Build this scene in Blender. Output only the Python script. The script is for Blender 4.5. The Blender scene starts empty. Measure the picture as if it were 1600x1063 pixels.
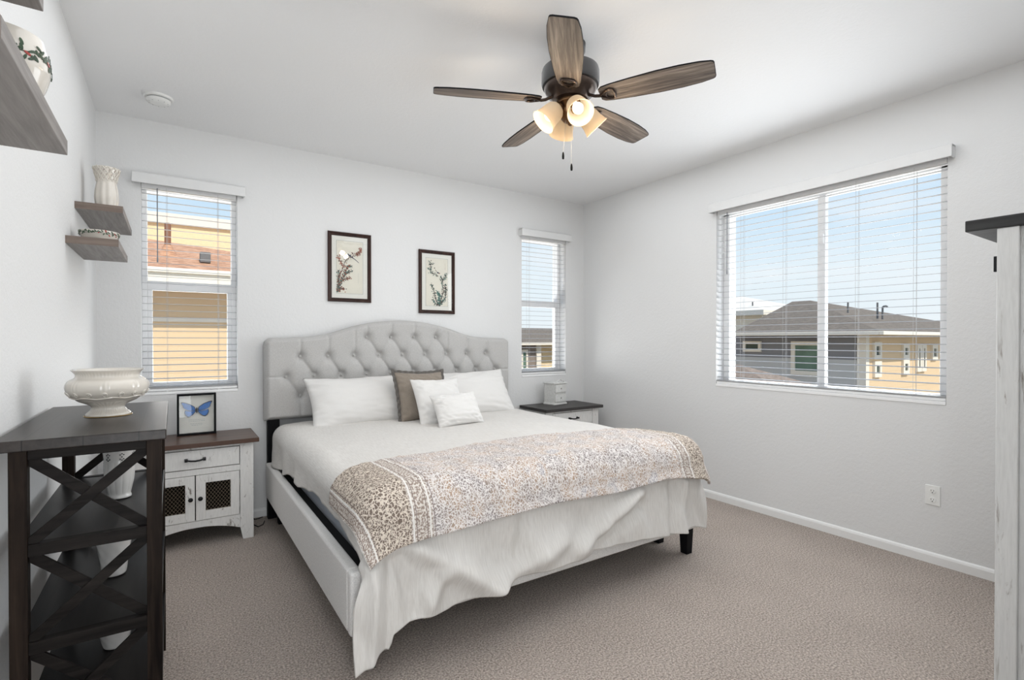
import bpy, bmesh, math, random
import numpy as np
from mathutils import Vector, Matrix, noise

random.seed(7)
PI = math.pi
scene = bpy.context.scene
COL = scene.collection

# ------------------------------------------------------------------ camera
D, XL, XR, ZC, YF = 4.136, -0.394, 3.669, 2.74, -0.55
cam_d = bpy.data.cameras.new('camera'); cam = bpy.data.objects.new('camera', cam_d)
COL.objects.link(cam)
cam.location = (0, 0, 1.2954)
cam.rotation_euler = (math.radians(90 - 0.4213), 0, math.radians(-33.638))
cam_d.sensor_width = 36; cam_d.lens = 798.85 * 36 / 1600
cam_d.shift_y = 5.58 / 1600
cam_d.clip_start = 0.02; cam_d.clip_end = 300
scene.camera = cam

# ------------------------------------------------------------------ exposure
scene.view_settings.view_transform = 'Standard'
scene.view_settings.look = 'None'
scene.view_settings.gamma = 1.0
scene.view_settings.use_curve_mapping = False
scene.view_settings.exposure = 0.0

# ------------------------------------------------------------------ sky
world = bpy.data.worlds.new('sky'); scene.world = world; world.use_nodes = True
wt = world.node_tree; wt.nodes.clear()
def wn(t, **k):
    n = wt.nodes.new(t)
    for a, b in k.items(): setattr(n, a, b)
    return n
tc = wn('ShaderNodeTexCoord'); sp = wn('ShaderNodeSeparateXYZ')
wt.links.new(tc.outputs['Generated'], sp.inputs[0])
rmp = wn('ShaderNodeValToRGB')
e = rmp.color_ramp.elements
e[0].position = 0.0; e[0].color = (0.86, 0.93, 0.98, 1)
e[1].position = 0.62; e[1].color = (0.22, 0.46, 0.90, 1)
for pos, c in ((0.12, (0.80, 0.91, 0.99, 1)), (0.28, (0.52, 0.75, 0.99, 1))):
    q = e.new(pos); q.color = c
wt.links.new(sp.outputs['Z'], rmp.inputs[0])
mp = wn('ShaderNodeMapping'); mp.inputs['Scale'].default_value = (1.4, 1.4, 5.0)
nz = wn('ShaderNodeTexNoise'); nz.inputs['Scale'].default_value = 2.1; nz.inputs['Detail'].default_value = 6
nz.inputs['Roughness'].default_value = 0.55
wt.links.new(tc.outputs['Generated'], mp.inputs[0]); wt.links.new(mp.outputs[0], nz.inputs[0])
cr = wn('ShaderNodeValToRGB'); cr.color_ramp.elements[0].position = 0.43; cr.color_ramp.elements[1].position = 0.72
wt.links.new(nz.outputs[0], cr.inputs[0])
mx = wn('ShaderNodeMixRGB'); mx.inputs[2].default_value = (0.93, 0.96, 1.0, 1)
wt.links.new(cr.outputs[0], mx.inputs[0]); wt.links.new(rmp.outputs[0], mx.inputs[1])
bg = wn('ShaderNodeBackground'); bg.inputs['Strength'].default_value = 1.0
wt.links.new(mx.outputs[0], bg.inputs[0])
wo = wn('ShaderNodeOutputWorld'); wt.links.new(bg.outputs[0], wo.inputs[0])

# ------------------------------------------------------------------ sun, window daylight and added fill lamps
def add_light(name, typ, loc, target, power, color=(1, 1, 1), size=None, size_y=None, spread=None):
    d = bpy.data.lights.new(name, typ); o = bpy.data.objects.new(name, d); COL.objects.link(o)
    o.location = loc; d.energy = power; d.color = color
    if target is not None:
        o.rotation_euler = (Vector(target) - Vector(loc)).to_track_quat('-Z', 'Y').to_euler()
    if typ == 'AREA':
        d.shape = 'RECTANGLE'; d.size = size; d.size_y = size_y
        if spread: d.spread = spread
    return o
sun = add_light('sun', 'SUN', (0, -20, 30), None, 3.8, (1.0, 0.93, 0.82))
sun.rotation_euler = Vector((-0.05, 0.62, -0.70)).to_track_quat('-Z', 'Y').to_euler()
sun.data.angle = 0.01
# added unseen strip lamps outside the three windows, brightening reveals and slat undersides
add_light('reveal_fill_right', 'AREA', (XR + 0.85, 1.79, 1.00), (XR, 1.79, 1.35), 62, (0.96, 0.98, 1.0), 2.8, 0.5)
add_light('reveal_fill_left', 'AREA', (0.115, D + 0.85, 1.00), (0.115, D, 1.35), 40, (0.96, 0.98, 1.0), 2.2, 0.5)
add_light('reveal_fill_far', 'AREA', (3.15, D + 0.85, 1.00), (3.15, D, 1.35), 40, (0.96, 0.98, 1.0), 2.2, 0.5)
# daylight spreading from the windows into the room
add_light('daylight_window_right', 'AREA', (XR - 0.08, 1.79, 1.66), (XR - 3, 1.79, 1.50), 20, (0.92, 0.965, 1.0), 1.4, 1.3)
# added unseen fill lamp behind the camera
add_light('camera_fill', 'AREA', (0.05, YF + 0.06, 1.25), (1.5, 3.0, 1.3), 34, (0.93, 0.97, 1.0), 0.8, 2.1)
# added ceiling-wide fill lamp for soft overhead light, standing in for bounced flash
add_light('ceiling_fill', 'AREA', (1.6, 1.9, ZC - 0.02), (1.6, 1.9, 0), 38, (0.93, 0.965, 1.0), 3.6, 3.2)

# ------------------------------------------------------------------ material helpers
def new_mat(name):
    m = bpy.data.materials.new(name); m.use_nodes = True
    nt = m.node_tree; p = nt.nodes['Principled BSDF']
    return m, nt, p
def nd(nt, t, ins=None, **k):
    n = nt.nodes.new(t)
    for a, b in k.items(): setattr(n, a, b)
    for a, b in (ins or {}).items():
        s = n.inputs[a]
        if isinstance(b, bpy.types.NodeSocket): nt.links.new(b, s)
        else: s.default_value = b
    return n
def ramp(nt, fac, stops):
    r = nd(nt, 'ShaderNodeValToRGB', {0: fac}); e = r.color_ramp.elements
    while len(e) < len(stops): e.new(0.5)
    for x, (p, c) in zip(e, sorted(stops, key=lambda s: s[0])):
        x.position = p; x.color = (c if len(c) == 4 else (*c, 1)) if not isinstance(c, (int, float)) else (c, c, c, 1)
    return r.outputs[0]
def coord(nt, kind='Object', scale=(1, 1, 1), rot=(0, 0, 0)):
    t = nd(nt, 'ShaderNodeTexCoord')
    m = nd(nt, 'ShaderNodeMapping', {0: t.outputs[kind]}); m.inputs['Scale'].default_value = scale
    m.inputs['Rotation'].default_value = rot
    return m.outputs[0]
def noise_n(nt, vec, scale, detail=3, rough=0.5, dist=0.0):
    return nd(nt, 'ShaderNodeTexNoise', {'Vector': vec, 'Scale': scale, 'Detail': detail, 'Roughness': rough, 'Distortion': dist}).outputs[0]
def bump(nt, p, h, strength=0.3, dist=0.002):
    b = nd(nt, 'ShaderNodeBump', {'Height': h, 'Strength': strength, 'Distance': dist})
    nt.links.new(b.outputs[0], p.inputs['Normal'])
def mixc(nt, fac, a, b, mode='MIX'):
    n = nd(nt, 'ShaderNodeMixRGB', {}, blend_type=mode)
    for i, v in ((0, fac), (1, a), (2, b)):
        if isinstance(v, bpy.types.NodeSocket): nt.links.new(v, n.inputs[i])
        else: n.inputs[i].default_value = v if i == 0 else (*v, 1)
    return n.outputs[0]
def mathn(nt, op, a, b=0.0, c=None):
    n = nd(nt, 'ShaderNodeMath', {0: a, 1: b}, operation=op)
    if c is not None:
        if isinstance(c, bpy.types.NodeSocket): nt.links.new(c, n.inputs[2])
        else: n.inputs[2].default_value = c
    return n.outputs[0]

def plain(name, col, rough=0.5, metal=0.0, var=0.06, scale=20, bmp=0.0, bscale=200, bd=0.001, spec=None, coat=0):
    m, nt, p = new_mat(name)
    v = coord(nt)
    f = noise_n(nt, v, scale, 3)
    dark = tuple(c * (1 - var) for c in col); lite = tuple(min(1, c * (1 + var)) for c in col)
    nt.links.new(ramp(nt, f, [(0.3, dark), (0.7, lite)]), p.inputs['Base Color'])
    p.inputs['Roughness'].default_value = rough; p.inputs['Metallic'].default_value = metal
    if spec is not None: p.inputs['Specular IOR Level'].default_value = spec
    if coat: p.inputs['Coat Weight'].default_value = coat; p.inputs['Coat Roughness'].default_value = 0.08
    if bmp: bump(nt, p, noise_n(nt, v, bscale, 3), bmp, bd)
    return m

def wood(name, c1, c2, axis=1, rough=0.5, fine=60, contrast=(0.35, 0.65), knots=False, bmp=0.25, planks=None, coat=0, c3=None, spec=0.3):
    m, nt, p = new_mat(name)
    sc = [1, 1, 1]; sc[axis] = 0.06
    v = coord(nt, 'Object', tuple(sc))
    a = noise_n(nt, v, fine, 5, 0.6, 0.6)
    b = noise_n(nt, v, fine * 0.25, 3, 0.5, 1.2)
    f = mathn(nt, 'ADD', mathn(nt, 'MULTIPLY', a, 0.55), mathn(nt, 'MULTIPLY', b, 0.45))
    stops = [(contrast[0], c1), (contrast[1], c2)]
    if c3: stops.append(((contrast[0] + contrast[1]) / 2, c3))
    col = ramp(nt, f, stops)
    if knots:
        w = nd(nt, 'ShaderNodeTexVoronoi', {'Vector': coord(nt, 'Object', (1, 0.5 if axis == 1 else 1, 1)), 'Scale': 4.2})
        k = ramp(nt, w.outputs['Distance'], [(0.03, 1.0), (0.075, 0.0)])
        col = mixc(nt, k, col, tuple(c * 0.45 for c in c1))
    if planks:
        t = nd(nt, 'ShaderNodeTexCoord'); s = nd(nt, 'ShaderNodeSeparateXYZ', {0: t.outputs['Object']})
        fr = mathn(nt, 'FRACT', mathn(nt, 'MULTIPLY', s.outputs[planks[0]], 1 / planks[1]))
        ln = ramp(nt, mathn(nt, 'ABSOLUTE', mathn(nt, 'SUBTRACT', fr, 0.5)), [(0.485, 0.0), (0.495, 1.0)])
        col = mixc(nt, ln, col, tuple(c * 0.3 for c in c1))
    nt.links.new(col, p.inputs['Base Color'])
    p.inputs['Roughness'].default_value = rough; p.inputs['Specular IOR Level'].default_value = spec
    if coat: p.inputs['Coat Weight'].default_value = coat; p.inputs['Coat Roughness'].default_value = 0.25
    bump(nt, p, a, bmp, 0.001)
    return m

def distressed(name, base=(0.80, 0.79, 0.77), mark=(0.17, 0.14, 0.11), thr=0.635, sc=(7, 7, 3.2)):
    m, nt, p = new_mat(name)
    v = coord(nt, 'Object', sc)
    a = noise_n(nt, v, 3.2, 6, 0.72, 0.8)
    fine = noise_n(nt, coord(nt, 'Object', (30, 30, 3)), 5, 4, 0.6)
    msk = ramp(nt, mathn(nt, 'ADD', mathn(nt, 'MULTIPLY', a, 0.8), mathn(nt, 'MULTIPLY', fine, 0.2)), [(thr - 0.06, 0.0), (thr + 0.03, 1.0)])
    tint = ramp(nt, fine, [(0.3, tuple(c * 0.90 for c in base)), (0.6, base)])
    nt.links.new(mixc(nt, msk, tint, mark), p.inputs['Base Color'])
    p.inputs['Roughness'].default_value = 0.6
    bump(nt, p, fine, 0.35, 0.001)
    return m

def fabric(name, col, rough=0.9, var=0.08, weave=700, bmp=0.25, sheen=0.15, big=6):
    m, nt, p = new_mat(name)
    v = coord(nt)
    a = noise_n(nt, coord(nt, 'Object', (1, 1, 0.35)), weave, 2)
    b = noise_n(nt, coord(nt, 'Object', (0.3, 1, 1)), weave, 2)
    f = mathn(nt, 'MULTIPLY', mathn(nt, 'ADD', a, b), 0.5)
    c = ramp(nt, f, [(0.32, tuple(x * (1 - var * 2) for x in col)), (0.62, tuple(min(1, x * (1 + var)) for x in col))])
    nt.links.new(c, p.inputs['Base Color'])
    p.inputs['Roughness'].default_value = rough; p.inputs['Specular IOR Level'].default_value = 0.2
    p.inputs['Sheen Weight'].default_value = sheen
    h = mathn(nt, 'ADD', mathn(nt, 'MULTIPLY', f, 0.15), mathn(nt, 'MULTIPLY', noise_n(nt, v, 45, 3), 0.35))
    bump(nt, p, h, bmp, 0.004)
    return m

def glass_mat(name='window_glass', refl=0.5):
    m = bpy.data.materials.new(name); m.use_nodes = True; nt = m.node_tree; nt.nodes.clear()
    fr = nd(nt, 'ShaderNodeFresnel', {'IOR': 1.45})
    tr = nd(nt, 'ShaderNodeBsdfTransparent', {0: (0.99, 0.995, 0.99, 1)})
    gl = nd(nt, 'ShaderNodeBsdfGlossy', {'Color': (1, 1, 1, 1), 'Roughness': 0.01})
    mxs = nd(nt, 'ShaderNodeMixShader', {0: mathn(nt, 'MULTIPLY', fr.outputs[0], refl), 1: tr.outputs[0], 2: gl.outputs[0]})
    o = nd(nt, 'ShaderNodeOutputMaterial', {0: mxs.outputs[0]})
    return m

M = {}
def wallpaint(name, col, b=0.12, sc=260):
    m, nt, p = new_mat(name)
    v = coord(nt)
    f = noise_n(nt, v, 1.3, 2)
    nt.links.new(ramp(nt, f, [(0.3, tuple(c * 0.985 for c in col)), (0.7, col)]), p.inputs['Base Color'])
    p.inputs['Roughness'].default_value = 0.62; p.inputs['Specular IOR Level'].default_value = 0.3
    h = mathn(nt, 'ADD', noise_n(nt, v, sc * 0.35, 2), mathn(nt, 'MULTIPLY', noise_n(nt, v, sc, 2), 0.5))
    bump(nt, p, h, b, 0.004)
    return m
M['wall'] = wallpaint('wall_paint', (0.76, 0.76, 0.757), 0.34, 150)
M['ceil'] = wallpaint('ceiling_paint', (0.87, 0.87, 0.87), 0.22, 120)
M['trim'] = plain('trim_paint', (0.86, 0.86, 0.85), 0.35, var=0.01)
M['vinyl'] = plain('white_vinyl', (0.93, 0.93, 0.93), 0.4, var=0.01)
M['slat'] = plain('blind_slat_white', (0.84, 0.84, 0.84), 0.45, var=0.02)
M['valance'] = plain('valance_white', (0.74, 0.74, 0.735), 0.5, var=0.01)
M['slat2'] = plain('blind_slat_backlit_grey', (0.42, 0.42, 0.43), 0.5, var=0.02)  # white slats, with their backlit darkness put into the colour
M['cord'] = plain('blind_cord', (0.55, 0.55, 0.55), 0.8, var=0.02)
M['wand'] = plain('wand_grey', (0.22, 0.24, 0.27), 0.3)
M['glass'] = glass_mat('window_glass', 0.02)
M['pglass'] = glass_mat('picture_glass', 0.45)
M['black'] = plain('black_paint', (0.008, 0.008, 0.009), 0.5, var=0.1, spec=0.06)
M['blackmetal'] = plain('black_metal', (0.015, 0.015, 0.016), 0.4, 0.6, var=0.2)
M['darkcloth'] = fabric('black_underbed_cloth', (0.012, 0.012, 0.014))
M['espresso'] = wood('espresso_wood', (0.006, 0.0045, 0.004), (0.036, 0.025, 0.019), 2, 0.42, 70, (0.34, 0.70), spec=0.05)
M['espresso_x'] = wood('espresso_brace_wood', (0.005, 0.0045, 0.0045), (0.026, 0.022, 0.020), 0, 0.42, 60, (0.34, 0.70), spec=0.05)
M['espresso_top'] = wood('espresso_plank_wood', (0.008, 0.006, 0.005), (0.045, 0.036, 0.032), 1, 0.34, 45, (0.30, 0.72), True, 0.4, (0, 0.1215), 0.0, spec=0.3)
M['brownwood'] = wood('brown_stained_wood', (0.035, 0.018, 0.012), (0.13, 0.065, 0.042), 0, 0.38, 50, (0.3, 0.75), coat=0.2)
M['greywood'] = wood('charcoal_stained_wood', (0.022, 0.020, 0.020), (0.075, 0.068, 0.065), 0, 0.45, 60, (0.3, 0.75))
M['blacktop'] = wood('black_worn_wood', (0.014, 0.014, 0.014), (0.055, 0.055, 0.055), 1, 0.5, 70, (0.3, 0.8), bmp=0.5)
M['shelfwood'] = wood('grey_laminate_wood', (0.17, 0.155, 0.145), (0.34, 0.315, 0.30), 1, 0.6, 90, (0.3, 0.7))
M['shelfend'] = wood('brown_edge_laminate', (0.12, 0.09, 0.075), (0.24, 0.19, 0.16), 0, 0.6, 90, (0.3, 0.7))
M['white_d'] = distressed('distressed_white_wood')
M['white_c'] = distressed('worn_white_cabinet_wood', (0.66, 0.66, 0.65), (0.20, 0.17, 0.14), 0.615, (9, 9, 1.1))
M['ceramic'] = plain('cream_ceramic', (0.66, 0.615, 0.55), 0.14, var=0.03, coat=0.6)
M['ceramic_w'] = plain('white_ceramic', (0.62, 0.61, 0.59), 0.2, var=0.03, coat=0.5)
M['gold'] = plain('gold_rim', (0.55, 0.38, 0.16), 0.3, 0.8)
M['leafgreen'] = plain('painted_green', (0.035, 0.07, 0.035), 0.3, var=0.4)
M['berry'] = plain('painted_red', (0.35, 0.04, 0.03), 0.3)
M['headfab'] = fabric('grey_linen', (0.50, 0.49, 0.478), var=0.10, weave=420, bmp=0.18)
M['railfab'] = fabric('grey_linen_rail_lit', (0.76, 0.745, 0.725), var=0.10, weave=420, bmp=0.18)  # same linen as the headboard, lightened to stand in for light on the rails
M['mattress'] = fabric('mattress_cover', (0.52, 0.56, 0.63))
M['pillow'] = fabric('white_pillow_cotton', (0.74, 0.725, 0.705), bmp=0.3, weave=900, var=0.03)
M['taupe'] = fabric('taupe_pillow_linen', (0.27, 0.23, 0.19), var=0.12, weave=500)
M['taupe_d'] = fabric('dark_taupe_flange', (0.13, 0.12, 0.11), var=0.12, weave=500)
M['bronze'] = plain('dark_bronze', (0.055, 0.038, 0.030), 0.32, 0.75, var=0.15)
M['bronze2'] = plain('antique_bronze', (0.16, 0.085, 0.04), 0.28, 0.85, var=0.15)
M['darkmotor'] = plain('matte_dark_bronze', (0.030, 0.028, 0.028), 0.45, 0.3, var=0.1)
M['blade'] = wood('weathered_grey_oak', (0.045, 0.034, 0.028), (0.36, 0.30, 0.25), 0, 0.55, 75, (0.36, 0.66), c3=(0.17, 0.135, 0.11))
M['frame_brown'] = wood('mahogany_frame', (0.014, 0.006, 0.0045), (0.055, 0.023, 0.016), 2, 0.38, 60, spec=0.3)
M['mat_cream'] = plain('cream_mat_board', (0.84, 0.82, 0.78), 0.9, var=0.01)
M['paper'] = plain('painted_silk_paper', (0.82, 0.78, 0.70), 0.9, var=0.02)
M['ink_grey'] = plain('ink_line', (0.30, 0.34, 0.36), 0.9)
M['branch'] = plain('painted_branch', (0.10, 0.07, 0.06), 0.9, var=0.3)
M['leaf2'] = plain('painted_teal_leaf', (0.08, 0.17, 0.15), 0.9, var=0.4)
M['bloss'] = plain('painted_red_blossom', (0.33, 0.12, 0.08), 0.9, var=0.4)
M['pblue'] = plain('painted_blue_bird', (0.04, 0.05, 0.10), 0.9, var=0.3)
M['outlet'] = plain('outlet_plastic', (0.84, 0.84, 0.82), 0.3, var=0.01)
M['dkslot'] = plain('dark_slot', (0.05, 0.05, 0.05), 0.6)

def carpet_mat():
    m, nt, p = new_mat('beige_carpet_pile')
    v = coord(nt)
    a = noise_n(nt, v, 125, 4, 0.75)
    b = noise_n(nt, v, 3.0, 4, 0.6)
    vo = nd(nt, 'ShaderNodeTexVoronoi', {'Vector': v, 'Scale': 110.0}).outputs['Distance']
    c = ramp(nt, a, [(0.38, (0.17, 0.135, 0.11)), (0.50, (0.45, 0.375, 0.325)), (0.62, (0.80, 0.70, 0.62))])
    c = mixc(nt, 0.22, c, ramp(nt, b, [(0.35, (0.32, 0.27, 0.235)), (0.65, (0.50, 0.43, 0.38))]))
    nt.links.new(c, p.inputs['Base Color'])
    p.inputs['Roughness'].default_value = 1.0; p.inputs['Specular IOR Level'].default_value = 0.05
    p.inputs['Sheen Weight'].default_value = 0.2
    h = mathn(nt, 'SUBTRACT', mathn(nt, 'ADD', mathn(nt, 'MULTIPLY', a, 1.2), mathn(nt, 'MULTIPLY', b, 1.0)), mathn(nt, 'MULTIPLY', vo, 0.6))
    bump(nt, p, h, 0.8, 0.010)
    return m
M['carpet'] = carpet_mat()

def comforter_mat():
    m, nt, p = new_mat('ivory_comforter_cotton')
    v = coord(nt)
    streak = noise_n(nt, coord(nt, 'UV', (60, 5, 1)), 3.0, 4, 0.6)
    nt.links.new(ramp(nt, streak, [(0.35, (0.62, 0.595, 0.565)), (0.65, (0.71, 0.69, 0.66))]), p.inputs['Base Color'])
    p.inputs['Roughness'].default_value = 0.85; p.inputs['Specular IOR Level'].default_value = 0.2
    p.inputs['Sheen Weight'].default_value = 0.1
    h = mathn(nt, 'ADD', mathn(nt, 'MULTIPLY', streak, 0.5), mathn(nt, 'MULTIPLY', noise_n(nt, v, 22, 4), 0.5))
    bump(nt, p, h, 0.22, 0.006)
    return m
M['comf'] = comforter_mat()

QW = 2.145   # quilt width in metres along its u axis
def quilt_mat():
    m, nt, p = new_mat('block_printed_quilt')
    t = nd(nt, 'ShaderNodeTexCoord'); uv = t.outputs['UV']
    s = nd(nt, 'ShaderNodeSeparateXYZ', {0: uv}); u = s.outputs['X']; w = s.outputs['Y']
    ue = mathn(nt, 'MINIMUM', u, mathn(nt, 'SUBTRACT', QW, u))      # distance to nearest end
    # floral field
    n1 = nd(nt, 'ShaderNodeTexNoise', {'Vector': uv, 'Scale': 30.0, 'Detail': 2.0})
    dv = nd(nt, 'ShaderNodeVectorMath', {0: uv, 1: nd(nt, 'ShaderNodeVectorMath', {0: n1.outputs['Color'], 'Scale': 0.035}, operation='SCALE').outputs[0]}, operation='ADD').outputs[0]
    vor = nd(nt, 'ShaderNodeTexVoronoi', {'Vector': dv, 'Scale': 80.0}, feature='DISTANCE_TO_EDGE').outputs['Distance']
    vor2 = nd(nt, 'ShaderNodeTexVoronoi', {'Vector': dv, 'Scale': 190.0}, feature='F1').outputs['Distance']
    pet = ramp(nt, vor, [(0.06, 0.0), (0.13, 1.0)])
    sp2 = ramp(nt, vor2, [(0.28, 0.0), (0.42, 1.0)])
    bigv = nd(nt, 'ShaderNodeTexVoronoi', {'Vector': uv, 'Scale': 7.0}, feature='F1')
    ring = ramp(nt, bigv.outputs['Distance'], [(0.26, 0.0), (0.28, 1.0), (0.31, 1.0), (0.33, 0.0)])
    hue = ramp(nt, noise_n(nt, uv, 8.0, 2), [(0.35, (0.25, 0.215, 0.21)), (0.47, (0.30, 0.235, 0.20)), (0.60, (0.45, 0.31, 0.21)), (0.7, (0.31, 0.30, 0.33))])
    field = mathn(nt, 'MULTIPLY', pet, sp2)
    field = mathn(nt, 'MULTIPLY', field, mathn(nt, 'SUBTRACT', 1.0, mathn(nt, 'MULTIPLY', ring, 0.45)))
    base = (0.77, 0.73, 0.71)
    fcol = mixc(nt, mathn(nt, 'MULTIPLY', field, 0.92), base, hue)
    # leaf panel near each end
    vl = nd(nt, 'ShaderNodeTexVoronoi', {'Vector': dv, 'Scale': 88.0}, feature='DISTANCE_TO_EDGE').outputs['Distance']
    lf = ramp(nt, vl, [(0.07, 0.0), (0.13, 1.0)])
    ld = ramp(nt, noise_n(nt, uv, 95.0, 1), [(0.34, 0.0), (0.42, 1.0)])
    lcol = mixc(nt, mathn(nt, 'MULTIPLY', lf, ld), (0.70, 0.62, 0.53), (0.20, 0.155, 0.13))
    # stripe bands
    def band(a, b):
        return mathn(nt, 'MULTIPLY', mathn(nt, 'GREATER_THAN', ue, a), mathn(nt, 'LESS_THAN', ue, b))
    small = ramp(nt, noise_n(nt, uv, 130.0, 2), [(0.45, 0.0), (0.55, 1.0)])
    scol = mixc(nt, small, (0.72, 0.67, 0.62), (0.33, 0.26, 0.22))
    col = mixc(nt, band(0.05, 0.24), fcol, lcol)
    col = mixc(nt, band(-1, 0.055), col, scol)
    col = mixc(nt, band(0.235, 0.325), col, scol)
    for a in (0.052, 0.245, 0.315):
        col = mixc(nt, band(a - 0.0035, a + 0.0035), col, (0.80, 0.77, 0.74))
    for a in (0.012, 0.042, 0.062, 0.258, 0.302, 0.333):
        col = mixc(nt, band(a - 0.0016, a + 0.0016), col, (0.25, 0.20, 0.18))
    col = mixc(nt, band(-1, 0.004), col, (0.80, 0.77, 0.74))
    nt.links.new(col, p.inputs['Base Color'])
    p.inputs['Roughness'].default_value = 0.95; p.inputs['Specular IOR Level'].default_value = 0.1
    h = mathn(nt, 'ADD', mathn(nt, 'MULTIPLY', noise_n(nt, uv, 60, 3), 0.6), mathn(nt, 'MULTIPLY', noise_n(nt, uv, 240, 2), 0.25))
    bump(nt, p, h, 0.55, 0.012)
    return m
M['quilt'] = quilt_mat()

def shade_mat():
    m = bpy.data.materials.new('frosted_lamp_glass'); m.use_nodes = True; nt = m.node_tree; nt.nodes.clear()
    df = nd(nt, 'ShaderNodeBsdfDiffuse', {0: (0.50, 0.46, 0.40, 1)})
    tl = nd(nt, 'ShaderNodeBsdfTranslucent', {0: (0.55, 0.46, 0.33, 1)})
    em = nd(nt, 'ShaderNodeEmission', {0: (1.0, 0.78, 0.48, 1), 1: 0.12})
    a = nd(nt, 'ShaderNodeMixShader', {0: 0.45, 1: df.outputs[0], 2: tl.outputs[0]})
    b = nd(nt, 'ShaderNodeAddShader', {0: a.outputs[0], 1: em.outputs[0]})
    nd(nt, 'ShaderNodeOutputMaterial', {0: b.outputs[0]})
    return m
M['shade'] = shade_mat()
def emis(name, col, s):
    m = bpy.data.materials.new(name); m.use_nodes = True; nt = m.node_tree; nt.nodes.clear()
    em = nd(nt, 'ShaderNodeEmission', {0: (*col, 1), 1: s}); nd(nt, 'ShaderNodeOutputMaterial', {0: em.outputs[0]})
    return m
M['bulb'] = emis('lit_bulb', (1.0, 0.86, 0.62), 2.6)

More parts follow.
